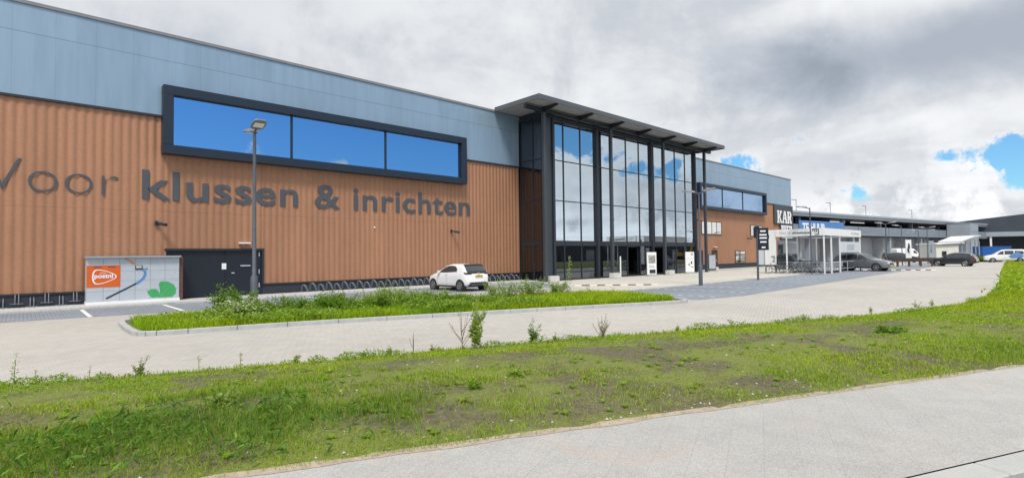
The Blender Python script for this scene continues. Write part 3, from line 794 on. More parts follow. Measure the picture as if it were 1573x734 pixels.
for ch, x, w_ in (('W', 79.0, 1.85), ('E', 80.95, 1.35), ('I', 82.4, .7)): slab_letter(ch, x, 3.95, w_, 1.78)
# ================================================================== buildings beyond
def cam_xy(px, dep):
    """point on the ground for a bearing (px of 1573) and a depth, used to lay out the far buildings"""
    l = (px-786.5)/816*dep
    return (math.cos(_phi)*dep+math.sin(_phi)*l, math.sin(_phi)*dep-math.cos(_phi)*l)
A0 = Vector((112.0, 39.4, 0)); B0 = Vector((207.6, 24.5, 0)); GD = (B0-A0).normalized(); GN = Vector((-GD.y, GD.x, 0))   # GN points away from the viewer
GL = (B0-A0).length
def gp(s, d, z): p = A0+GD*s+GN*d; return (p.x, p.y, z)
def gbox(mb, s0, s1, d0, d1, z0, z1):
    s0, s1 = sorted((s0, s1)); d0, d1 = sorted((d0, d1))
    vs = [gp(s0,d0,z0),gp(s1,d0,z0),gp(s1,d1,z0),gp(s0,d1,z0),gp(s0,d0,z1),gp(s1,d0,z1),gp(s1,d1,z1),gp(s0,d1,z1)]
    return mb.add(vs, [(0,3,2,1),(4,5,6,7),(0,1,5,4),(1,2,6,5),(2,3,7,6),(3,0,4,7)])
GA = thing('parking_garage', 'long pale grey open sided parking deck stretching away behind the brown store', 'building', tuple(A0))
b = MB(); gbox(b, -22, GL+25, 0, 60, 9.2, 10.05); b.build('roof_band', 'garage_light', GA)
b = MB(); gbox(b, -22, GL+25, -.25, -.02, 9.75, 10.15); b.build('roof_coping', 'garage_light', GA)
for i in range(9):
    s = -20+i*16
    b = MB(); gbox(b, s, s+15.7, -.15, .0, 5.75, 7.5); b.build('deck_parapet', 'garage_mesh', GA)
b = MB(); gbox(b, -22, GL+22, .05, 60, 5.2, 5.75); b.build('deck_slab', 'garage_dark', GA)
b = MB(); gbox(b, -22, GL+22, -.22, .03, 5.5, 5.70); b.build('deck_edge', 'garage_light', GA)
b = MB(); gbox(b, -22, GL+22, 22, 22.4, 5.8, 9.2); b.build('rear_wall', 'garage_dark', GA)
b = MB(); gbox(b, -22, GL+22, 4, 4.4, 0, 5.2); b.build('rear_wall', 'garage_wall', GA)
for i in range(6):
    s = -12+i*19.2
    b = MB(); gbox(b, s, s+.9, .4, 1.3, 0, 5.2); b.build('column', 'garage_light', GA)
    b = MB(); gbox(b, s+.1, s+.8, 2.4, 3.2, 5.76, 9.2); b.build('column', 'garage_light', GA)
for i in range(7):
    s = 6+i*13
    b = MB(); gbox(b, s, s+.5, 1.6, 3.98, .0, 5.18); b.build('partition_wall', 'garage_wall', GA)
for s in (24, 34):
    b = MB(); gbox(b, s, s+7, 4, 4.15, 8.75, 8.9); b.build('tube_light', 'lamp_tube', GA)
for s, w_, h_ in ((-3, 3, .5), (52, 5, .7), (92, 8, .8)):
    b = MB(); gbox(b, s, s+w_, 6, 10, 10.05, 10.05+h_); b.build('roof_unit', 'garage_light', GA)
STW = thing('stair_tower', 'square grey panelled stair tower at the end of the long parking deck', 'tower', tuple(cam_xy(1495, 150))+(0,))
b = MB(); gbox(b, GL-15.5, GL-9.0, -5.5, -.3, 0, 9.3); b.build('tower_wall', 'garage_light', STW)
for z in (2.3, 4.6, 6.9):
    b = MB(); gbox(b, GL-15.54, GL-8.96, -5.54, -5.46, z, z+.08); b.build('panel_joint', 'garage_mesh', STW)
b = MB(); gbox(b, GL-15.6, GL-8.9, -5.6, -.25, 9.3, 9.45); b.build('coping', 'garage_mesh', STW)
# dark roofed hall on the right
F0 = Vector(cam_xy(1440, 178)+(0,)); F1 = Vector(cam_xy(1760, 150)+(0,)); FD = (F1-F0).normalized(); FN = Vector((-FD.y, FD.x, 0)); FL = (F1-F0).length
FH = thing('far_hall', 'wide hall with dark sloping upper wall over an open ground floor, right edge', 'building', tuple(F0))
b = MB(); b.prism([(0, 7.6), (FL, 7.2), (FL, 15.5), (0, 10.6)], F0, FD, (0, 0, 1), FN, 0, 40); b.build('upper_wall', 'hall_roof_dark', FH)
b = MB(); b.prism([(0, 6.1), (FL, 5.9), (FL, 7.2), (0, 7.58)], F0, FD, (0, 0, 1), FN, -1.5, 38); b.build('floor_band', 'garage_light', FH)
b = MB(); b.prism([(0, 0), (FL, 0), (FL, 5.9), (0, 6.08)], F0, FD, (0, 0, 1), FN, 7, 8); b.build('rear_wall', 'garage_dark', FH)
for s in range(4, int(FL), 9):
    b = MB(); b.prism([(s, 0), (s+.5, 0), (s+.5, 6.0), (s, 6.0)], F0, FD, (0, 0, 1), FN, -1.2, -.7); b.build('column', 'white_paint', FH)
# to-let banner
BN = thing('banner', 'bright blue banner with large white capitals hung on the grey parking deck', 'banner', gp(6, -.4, 5.5))
b = MB(); gbox(b, 2.2, 20.5, -.32, -.2, 5.0, 8.25); b.build('cloth', 'banner_blue', BN)
text('lettering', 'TE HUUR', gp(3.3, -.33, 6.0), tuple(GD), (0, 0, 1), 'white_paint', width=9.2, height=1.75, depth=.03, bold=.03, parent=BN)
# lights on the garage roof
for i, s in enumerate((7.5, 22, 39.5, 67)):
    L = thing('deck_lamp', 'small single arm lamp on the parking deck roof, ' + ('first from the store', 'second from the store', 'third from the store', 'farthest from the store')[i], 'street lamp', gp(s, 3, 10.05), 0, 'lamps on the parking deck roof')
    b = MB(); b.tube([gp(s, 3, 10.0), gp(s, 3, 12.9)], .06, 6); b.build('pole', 'pole_light', L)
    b = MB(); q = Vector(gp(s, 3, 12.9)); b.bar(q, q+Vector((-.9, .5, .02)), .3, .1); b.build('lamp_head', 'pole_light', L)
# low white kiosk with a kinked white roof
kx, ky = cam_xy(1450, 92); KD = Vector((_r.x, _r.y, 0)).normalized(); KN = Vector((-KD.y, KD.x, 0)); K0 = Vector((kx, ky, 0))-KD*1.4
def kbox(mb, s0, s1, d0, d1, z0, z1):
    q = lambda s, d, z: tuple(K0+KD*s+KN*d+Vector((0, 0, z)))
    return mb.add([q(s0,d0,z0),q(s1,d0,z0),q(s1,d1,z0),q(s0,d1,z0),q(s0,d0,z1),q(s1,d0,z1),q(s1,d1,z1),q(s0,d1,z1)], [(0,3,2,1),(4,5,6,7),(0,1,5,4),(1,2,6,5),(2,3,7,6),(3,0,4,7)])
KI = thing('kiosk', 'low cream kiosk with a thin white roof that kinks up at one end', 'kiosk', tuple(K0))
b = MB(); kbox(b, 0, 3.9, 0, 4, 0, 2.85); b.build('wall', 'kiosk_white', KI)
b = MB(); kbox(b, .95, 1.75, -.04, -.005, 0.9, 1.75); b.build('window', 'car_glass', KI)
b = MB(); b.prism([(-.2, 2.9), (4.6, 3.15), (4.6, 3.3), (-.2, 3.12)], K0, KD, (0, 0, 1), KN, -.4, 4.4); b.build('roof', 'white_paint', KI)
b = MB(); b.prism([(3.9, 3.32), (6.4, 4.22), (7.4, 4.3), (7.4, 4.42), (6.3, 4.38), (3.9, 3.5)], K0, KD, (0, 0, 1), KN, -.5, 4.4); b.build('raised_roof', 'white_paint', KI)
for s in (4.4, 5.2, 6.0, 6.8, 7.4):
    b = MB(); kbox(b, s, s+.14, 0, .14, 0, 3.4); b.build('post', 'garage_light', KI)
b = MB(); kbox(b, 4.0, 7.5, 2.5, 2.6, 0, 3.0); b.build('rear_screen', 'garage_light', KI)
# blue container
cx_, cy_ = cam_xy(1523, 112); C0 = Vector((cx_, cy_, 0))
CT = thing('shipping_container', 'bright blue ribbed steel container beside the kiosk', 'container', (cx_, cy_, 0), math.atan2(KD.y, KD.x))
P_ = []; x = -3.0
while x < 3.0:
    for fx_, fy_ in ((0, 0), (.06, 0), (.09, .04), (.15, .04), (.18, 0)): P_.append([(x+fx_, -1.2+fy_, .15), (x+fx_, -1.2+fy_, 2.45)])
    x += .2
b = MB(); b.grid(P_); b.box(-3.02, -1.15, .15, 3.02, 1.2, 2.45); b.build('ribbed_wall', 'container_blue', CT, world=False)
b = MB(); b.box(-3.05, -1.22, 2.45, 3.05, 1.22, 2.6); b.build('top_rail', 'container_blue', CT, world=False)
b = MB(); b.box(-3.05, -1.22, 0, 3.05, 1.22, .15); b.build('bottom_rail', 'container_blue', CT, world=False)
# things behind the viewer that the glass front mirrors
SHD = thing('roadside_shed', 'long low grey shed across the road, mirrored in the glass front of the store', 'building', (120, -48, 0))
b = MB(); b.box(10, -62, -.1, 112, -48, 4.6); b.box(113, -64, -.1, 132, -48, 5.6); b.box(133, -60, -.1, 230, -46, 5.0); b.build_each('shed_wall', 'shed_grey', SHD)
for x in range(16, 225, 9):
    if x in (106, 115, 133): continue
    b = MB(); b.box(x, -47.9 if x < 133 else -45.9, .1, x+4, -47.7 if x < 133 else -45.7, 3.2); b.build('roller_door', 'garage_wall', SHD)
EX = thing('excavator', 'yellow tracked excavator with raised arm across the road, mirrored in the glass front', 'excavator', (141, -25, 0), R(20))
for y in (-1.3, 1.3):
    b = MB(); b.prism([(-2, .1), (2, .1), (2.3, .55), (2, 1.0), (-2, 1.0), (-2.3, .55)], (0, y, 0), (1, 0, 0), (0, 0, 1), (0, 1, 0), -.3, .3); b.build('track', 'black_rubber', EX, world=False, bevel=.05)
b = MB(); b.box(-2.3, -1.3, 1.1, 1.6, 1.3, 2.2); b.build('engine_house', 'yellow_machine', EX, world=False, bevel=.1)
b = MB(); b.box(.2, -1.3, 2.2, 1.7, -.1, 3.4); b.build('cab', 'car_glass', EX, world=False, bevel=.1)
b = MB(); b.prism([(1.3, 1.8), (1.5, 2.3), (3.0, 7.6), (4.2, 9.4), (5.0, 9.3), (4.0, 7.4), (2.0, 1.8)], (0, .2, 0), (1, 0, 0), (0, 0, 1), (0, 1, 0), 0, .55); b.build('boom', 'yellow_machine', EX, world=False)
b = MB(); b.prism([(4.3, 9.5), (5.0, 9.4), (6.9, 4.2), (6.4, 4.1)], (0, .28, 0), (1, 0, 0), (0, 0, 1), (0, 1, 0), 0, .4); b.build('stick', 'yellow_machine', EX, world=False)
b = MB(); b.prism([(6.3, 4.2), (7.0, 4.3), (7.2, 3.3), (6.2, 2.9), (5.8, 3.5)], (0, 0, 0), (1, 0, 0), (0, 0, 1), (0, 1, 0), -.1, 1.1); b.build('bucket', 'dark_brown', EX, world=False)

# ================================================================== parcel locker
LX0, LX1, LY0, LY1 = 2.06, 5.42, 28.58, 29.30
LK = thing('parcel_locker', 'pale grey parcel locker wall with an orange logo panel, green leaf print and small screen', 'parcel locker', (3.7, 28.9, .07))
b = MB(); b.box(LX0, LY0, .19, LX1, LY1, 2.04); b.build('cabinet', 'locker_grey', LK, bevel=.008, seg=1)
b = MB(); b.box(LX0-.02, LY0-.03, .07, LX1+.02, LY1, .185); b.build('base', 'white_paint', LK)
b = MB(); b.box(LX0-.05, LY0-.16, 2.045, LX1+.05, LY1, 2.12); b.build('roof', 'garage_light', LK)
b = MB(); b.box(LX1+.005, LY0+.05, .07, LX1+.16, LY1, 2.04); b.build('side_post', 'rust_brown', LK)
y = LY0
cw_ = (LX1-LX0)/6
j = MB()
for i in range(1, 6): j.box(LX0+cw_*i-.006, y-.004, .2, LX0+cw_*i+.006, y+.002, 2.03)
for z in (.62, 1.04, 1.46):
    for i in range(6):
        j.box(LX0+cw_*i+.01, y-.0035, z-.003, LX0+cw_*(i+1)-.01, y+.002, z+.003)
j.build('door_joints', 'garage_mesh', LK)
b = MB(); b.box(LX0+.0, y-.014, .80, LX0+1.15, y-.002, 1.72); op = b.build('logo_panel', 'orange', LK)
# white rounded play-shape outline
tri = [(-.30, .33), (.0, .28), (.34, .12), (.45, .0), (.34, -.12), (.0, -.28), (-.30, -.33), (-.40, -.22), (-.43, 0), (-.40, .22)]
def rounded(tri, r_):
    out = []
    for i in range(3):
        a, c, d = tri[i-1], tri[i], tri[(i+1) % 3]
        p0 = c+(a-c).normalized()*r_; p1 = c+(d-c).normalized()*r_
        for k in range(7):
            t = k/6; out.append((1-t)**2*p0+2*t*(1-t)*c+t*t*p1)
    return out
rl = [Vector(q) for q in smooth_loop(tri, 2)]; ccx, ccz = LX0+.60, 1.24
o_ = MB(); n_ = len(rl)
def rp(v, k, yy): return (ccx+v.x*k, yy, ccz+v.y*k)
vs = [rp(v, 1.0, y-.018) for v in rl]+[rp(v, .885, y-.018) for v in rl]
o_.add(vs, [(i, (i+1) % n_, n_+(i+1) % n_, n_+i) for i in range(n_)])
o_.build('logo_outline', 'white_paint', op)
text('logo_word', 'postnl', (LX0+.25, y-.016, 1.19), (1, 0, 0), (0, 0, 1), 'white_paint', width=.64, depth=.006, bold=.03, parent=op)
cr = MB()
for k in range(5):
    a = (k-2)*.045; cr.disc((ccx-.06+a, y-.016, 1.415-abs(k-2)*.012), (0, -1, 0), .014, 0, .006, 8)
cr.box(ccx-.13, y-.02, 1.375, ccx+.01, y-.016, 1.385); cr.build('logo_crown', 'white_paint', op)
for x in (LX0+.22, LX0+.72):
    b = MB(); b.box(x, y-.02, 1.635, x+.27, y-.0145, 1.665); b.build('dark_strip', 'print_navy', op)
def ribbonstrip(pts, wd, yy):
    mb = MB(); L_ = [Vector(p) for p in pts]; vs = []
    for i, p in enumerate(L_):
        t = (L_[min(i+1, len(L_)-1)]-L_[max(i-1, 0)]).normalized(); a = Vector((-t.y, t.x))*wd/2
        vs += [(p.x+a.x, yy, p.y+a.y), (p.x-a.x, yy, p.y-a.y)]
    mb.add(vs, [(2*i, 2*i+1, 2*i+3, 2*i+2) for i in range(len(L_)-1)]); return mb
ribbonstrip([(3.36, 2.02), (3.55, 1.90), (3.76, 1.72)], .09, y-.006).build('salmon_print', 'print_salmon', LK)
ribbonstrip([(4.02, 1.56), (4.10, 1.42), (4.11, 1.28), (4.04, 1.12), (3.90, .98), (3.78, .90)], .11, y-.006).build('blue_print', 'print_blue', LK)
ribbonstrip([(3.78, .90), (3.4, .68), (3.0, .46), (2.72, .30)], .075, y-.006).build('navy_print', 'print_navy', LK)
b = MB(); b.box(3.74, y-.03, 1.52, 4.0, y-.003, 1.70); sc_ = b.build('screen', 'screen_dark', LK)
b = MB(); b.box(3.765, y-.033, 1.575, 3.975, y-.0305, 1.685); b.build('display', 'garage_wall', sc_)
b = MB(); b.box(4.12, y-.02, 1.53, 4.2, y-.003, 1.56); b.build('scanner', 'screen_dark', LK)
lf = MB(); lf.prism([(0,0), (.05,.3), (.0,.62), (.10,.72), (.35,.70), (.58,.56), (.68,.36), (.66,.14), (.52,.0)], (4.62, y-.004, .24), (1, 0, 0), (0, 0, 1), (0, -1, 0), 0, .003)
lpo = lf.build('leaf_print', 'leaf_green_print', LK)
ribbonstrip([(4.66, .30), (4.85, .50), (5.10, .78)], .016, y-.010).build('leaf_vein', 'leaf_vein_print', lpo)
lf = MB(); lf.prism([(.04,.02), (.03,.26), (-.08,.38), (-.24,.40), (-.42,.30), (-.36,.14), (-.22,.0)], (4.60, y-.004, .24), (1, 0, 0), (0, 0, 1), (0, -1, 0), 0, .003)
lf.build('leaf_print', 'leaf_green_print', LK)

# ================================================================== bicycle wheel holders along the wall
def make_holder():
    t = thing('bike_rack', 'silver wheel holder in the short row left of the parcel locker', 'bike rack', (0, 0, .07), 0, 'wheel holders along the store wall')
    for s in (-.055, .055):
        b = MB(); b.tube([(s, 0, .02), (s, -.02, .32), (s, -.07, .40), (s, -.14, .40), (s, -.26, .28), (s, -.34, .10), (s, -.36, .0)], .014, 6); b.build('hoop', 'rack_steel', t, True, world=False)
    b = MB(); b.box(-.2, -.005, .0, .2, .03, .03); b.build('rail', 'rack_steel', t, world=False)
    return t
h0 = make_holder(); first = True
def holders(xs, label, rz=0., dz=.14):
    global first
    for i, x in enumerate(xs):
        loc = (x, FY-.05, .07+(dz if i % 2 else 0))
        if first: h0.location = loc; h0['label'] = label; h0.rotation_euler = (0, 0, rz); first = False
        else: dup(h0, loc, rz, label)
holders([-.53+.453*i for i in range(6)], 'silver wheel holder in the short row left of the parcel locker', 0)
holders([11.4+.47*i for i in range(21)], 'silver wheel holder in the row between the black door and the white car', R(38), .08)
holders([24.6+.47*i for i in range(7)], 'silver wheel holder between the white car and the glass hall', R(38), .08)

# ================================================================== lamps
def lamp_post(name, label, loc, H, heads, ang, pole='pole_grey', sleeve=True, group='street lamps of the car park'):
    L = thing(name, label, 'street lamp', loc, 0, group)
    b = MB(); b.tube([(0, 0, 0), (0, 0, 1.25), (0, 0, 1.32), (0, 0, H)], [.115, .115, .068, .05] if sleeve else [.07, .07, .06, .045], 14); b.build('pole', pole, L, True, world=False)
    dx, dy = math.cos(ang), math.sin(ang)
    for s in heads:
        a = MB(); a.tube([(0, 0, H-.12), (dx*s*.18, dy*s*.18, H-.02), (dx*s*.30, dy*s*.30, H+.01)], .035, 8); ar = a.build('arm', pole, L, True, world=False)
        h = MB(); d = Vector((dx*s, dy*s, 0)); n = Vector((-dy, dx, 0)); up = Vector((0, 0, 1))
        c0 = Vector((0, 0, H+.02))
        vs = []
        for t_, wd, z0, z1 in ((.22, .10, -.05, .03), (.34, .20, -.05, .07), (.66, .23, -.03, .085), (.96, .20, -.01, .07), (1.04, .13, .0, .03)):
            for q, z in ((-wd, z0), (wd, z0), (wd*.75, z1), (-wd*.75, z1)): vs.append(tuple(c0+d*t_+n*q+up*(z+t_*.10)))
        fs = [(3, 2, 1, 0), (16, 17, 18, 19)]
        for i in range(4):
            for k in range(4): fs.append((i*4+k, i*4+(k+1) % 4, i*4+4+(k+1) % 4, i*4+4+k))
        h.add(vs, fs); hd = h.build('lamp_head', 'pole_light', L, world=False, bevel=.012, seg=2)
        g_ = MB(); vs = [tuple(c0+d*t_+n*q+up*(-.062+t_*.136)) for t_, q in ((.46, -.16), (.46, .16), (.88, .15), (.88, -.15))]
        g_.add(vs, [(0, 1, 2, 3)]); g_.build('lens', 'white_paint', hd, world=False)
    return L
lamp_post('street_lamp', 'tall dark double headed lamp post standing in the planted island', (5.85, 19.25, .07), 6.25, (1, -1), R(84))
lamp_post('street_lamp', 'double headed lamp post at the lot edge in front of the glass hall', (29.97, 15.75, 0), 5.6, (1, -1), R(96))
lamp_post('street_lamp', 'slim single arm lamp post beside the trolley shelter', (50.3, 16.2, 0), 5.75, (1,), R(125), 'pole_grey', False)
lamp_post('street_lamp', 'thin lamp post in front of the dark grey car', (71.2, 15.2, 0), 5.0, (1, -1), R(100), 'pole_grey', False)
lamp_post('street_lamp', 'thin distant lamp post in front of the kiosk', (96.5, 15.6, 0), 5.2, (1, -1), R(100), 'pole_grey', False)
for (px, dp, H, lb) in ((1411, 72, 4.6, 'thin dark post right of the white van'), (1385, 70, 5.2, 'thin dark post left of the white van')):
    x, y_ = cam_xy(px, dp); lamp_post('street_lamp', lb, (x, y_, 0), H, (1,), R(100), 'pole_grey', False)

# ================================================================== signs, stands and blocks by the entrance
SB = thing('sign_board', 'small dark sign board with white lines on a post left of the trolley shelter', 'sign', (38.1, 15.72, 0))
b = MB(); b.tube([(38.1, 15.72, 0), (38.1, 15.72, 3.55)], .075, 10); b.build('post', 'pole_grey', SB, True)
sd_ = Vector((.734, -.679, 0)); sn = Vector((-.679, -.734, 0))
def sp(s, d, z): p = Vector((38.1, 15.72, z))+sd_*s+sn*d; return tuple(p)
b = MB(); b.prism([(.02, 2.1), (.74, 2.1), (.74, 3.66), (.02, 3.66)], (38.1, 15.72, 0), sd_, (0, 0, 1), sn, .08, .14); b.build('board', 'black_cladding', SB)
b = MB(); b.prism([(-.18, 3.05), (-.12, 2.95), (.0, 3.0), (.14, 3.1), (.14, 3.75), (-.05, 3.8), (-.18, 3.7)], (38.1, 15.72, 0), sd_, (0, 0, 1), sn, -.16, .06); b.build('light_box', 'black_cladding', SB)
for z, s0, s1 in ((3.38, .16, .54), (3.12, .10, .60), (2.90, .10, .62), (2.62, .14, .58), (2.24, .24, .5)):
    b = MB(); b.prism([(s0, z), (s1, z), (s1, z+.10), (s0, z+.10)], (38.1, 15.72, 0), sd_, (0, 0, 1), sn, .141, .15); b.build('text_line', 'white_paint', SB)
def panel_stand(name, label, x, y_, w_, h_, z0, mat, prints, group=None):
    t = thing(name, label, 'sign', (x, y_, 0), math.atan2(sd_.y, sd_.x)*.55, group)
    b = MB(); b.box(-w_/2-.12, -.3, 0, w_/2+.12, .3, .10); b.build('foot', 'grey_concrete', t, world=False, bevel=.03)
    b = MB(); b.box(-w_/2, -.04, z0, w_/2, .04, z0+h_); b.build('panel', mat, t, world=False, bevel=.01)
    for x0, z0_, x1, z1, mm in prints:
        b = MB(); b.box(x0, -.05, z0_, x1, -.041, z1); b.build('print', mm, t, world=False)
    return t
panel_stand('poster_stand', 'upright white poster stand with dark print before the open doorway', 40.7, 25.95, .95, 1.95, .12, 'white_paint',
            [(-.34, 1.1, .36, 1.8, 'poster_print'), (-.30, .85, .2, .92, 'poster_grey'), (-.3, .72, .3, .79, 'poster_grey'), (-.25, .22, .36, .55, 'screen_dark')])
panel_stand('poster_stand', 'bluish white poster stand nearer the far end of the glass hall', 47.4, 26.0, 1.0, 1.95, .12, 'white_glossy',
            [(.12, 1.72, .36, 1.98, 'poster_grey'), (-.40, 1.42, .42, 1.44, 'poster_grey'), (-.2, .75, .0, .95, 'poster_print'), (.1, .9, .25, 1.15, 'screen_dark'), (.1, .6, .38, .66, 'screen_dark')])
panel_stand('poster_stand', 'plain grey poster stand behind the lamp post at the hall corner', 53.3, 26.7, .95, 1.7, .1, 'interior_grey', [(-.4, .3, .4, 1.7, 'poster_grey')])
for x, y_, s, lb in ((28.25, 26.2, (.95, .45, .42), 'pale concrete block at the near corner of the glass hall'), (35.2, 25.85, (.95, .45, .42), 'pale concrete block beside the white post at the doors'),
                     (43.3, 25.7, (.9, .45, .42), 'pale concrete block left of the bluish poster stand'), (54.9, 27.2, (.9, .45, .42), 'pale concrete block by the far corner of the glass hall')):
    b = MB(); b.box(-s[0]/2, -s[1]/2, 0, s[0]/2, s[1]/2, s[2]); o = b.build('concrete_block', 'pale_concrete', None, bevel=.03); o.location = (x, y_, .004)
    tag(o, lb, 'concrete block', 'concrete blocks before the glass hall')
WP = thing('barrier_post', 'slim white post standing at the doors of the glass hall', 'post', (35.9, 25.8, 0))
b = MB(); b.tube([(35.9, 25.8, 0), (35.9, 25.8, 1.75)], .055, 10); b.build('post', 'white_paint', WP, True)
b = MB(); b.tube([(35.9, 25.8, 0), (35.9, 25.8, .05)], .14, 12); b.build('base', 'galvanised', WP)
TB = thing('info_cabinet', 'light grey information cabinet just inside the glass front', 'cabinet', (33.2, 27.6, 0))
b = MB(); b.box(32.75, 27.4, .02, 33.95, 27.8, 1.75); b.build('cabinet', 'white_paint', TB, bevel=.02)
b = MB(); b.box(32.75, 27.38, .05, 33.95, 27.398, .25); b.build('skirting', 'dark_trim', TB)
for i, (x, z) in enumerate(((36.8, 4.5), (39.2, 3.9), (44.9, 4.4), (45.4, 3.7))):
    t = thing('pendant_lamp', 'small warm pendant lamp glowing behind the upper glass of the hall', 'lamp', (x, 31, z), 0, 'pendant lamps in the glass hall')
    b = MB(); b.tube([(0, 0, .2), (0, 0, 12.08-z)], .012, 5); b.build('cord', 'dark_trim', t, world=False)
    b = MB(); b.tube([(0, 0, -.2), (0, 0, -.05), (0, 0, .2)], [.12, .16, .05], 12); b.build('bulb', 'lamp_warm', t, world=False)
# striped strips on the ground
def striped(label, p0, p1, n, wd, hh, m1, m2, name='wheel_stop'):
    p0, p1 = Vector(p0), Vector(p1); t = thing(name, label, 'speed bump', tuple(p0), 0); d = (p1-p0)/n
    a = Vector((-d.y, d.x, 0)).normalized()
    for i in range(n):
        q0 = p0+d*i; q1 = p0+d*(i+1)*1.0
        b = MB(); b.prism([(-wd/2, 0), (wd/2, 0), (wd*.3, hh), (-wd*.3, hh)], q0+d*.02, a, (0, 0, 1), d.normalized(), 0, d.length*.96)
        b.build('segment', m1 if i % 2 else m2, t)
striped('low speed bump of brown and yellow segments before the glass hall', (25.3, 21.7, .008), (29.1, 18.1, .008), 11, .32, .05, 'rust_brown', 'cream_strip', 'speed_bump')
striped('low speed bump of brown and white segments beyond the trolley shelter', (62.5, 15.4, .01), (64.6, 9.9, .01), 15, .4, .07, 'rust_brown', 'cream_strip', 'speed_bump')
BR = thing('post_barrier', 'low dark brown rail on rusty posts across the far end of the lot', 'barrier', (80, 14, 0))
q0, q1 = Vector((78.7, 15.7, 0)), Vector((83.0, 11.9, 0))
for i in range(5):
    p = q0.lerp(q1, i/4); b = MB(); b.box(p.x-.11, p.y-.11, 0, p.x+.11, p.y+.11, 1.0); b.build('post', 'rust_brown', BR)
b = MB(); b.bar(q0+Vector((-.5, .45, .8)), q1+Vector((.5, -.45, .8)), .18, .45); b.build('rail', 'dark_brown', BR)
for (px, dp, lb) in ((1395, 80, 'tall white totem sign with a dark emblem left of the van cab'), (1430, 90, 'tall pale totem sign beside the kiosk')):
    x, y_ = cam_xy(px, dp); t = thing('totem_sign', lb, 'sign', (x, y_, 0), math.atan2(KD.y, KD.x))
    b = MB(); b.box(-.42, -.08, .2, .42, .08, 3.55); b.build('panel', 'white_paint' if px < 1400 else 'garage_light', t, world=False, bevel=.02)
    b = MB(); b.tube([(0, -.085, 1.6), (-.12, -.085, 2.0), (.02, -.085, 2.5), (.0, -.085, 3.0)], [.1, .14, .16, .1], 8); b.build('emblem', 'garage_dark' if px < 1400 else 'garage_mesh', t, world=False)
    b = MB(); b.box(-.5, -.15, 0, .5, .15, .2); b.build('base', 'grey_concrete', t, world=False)
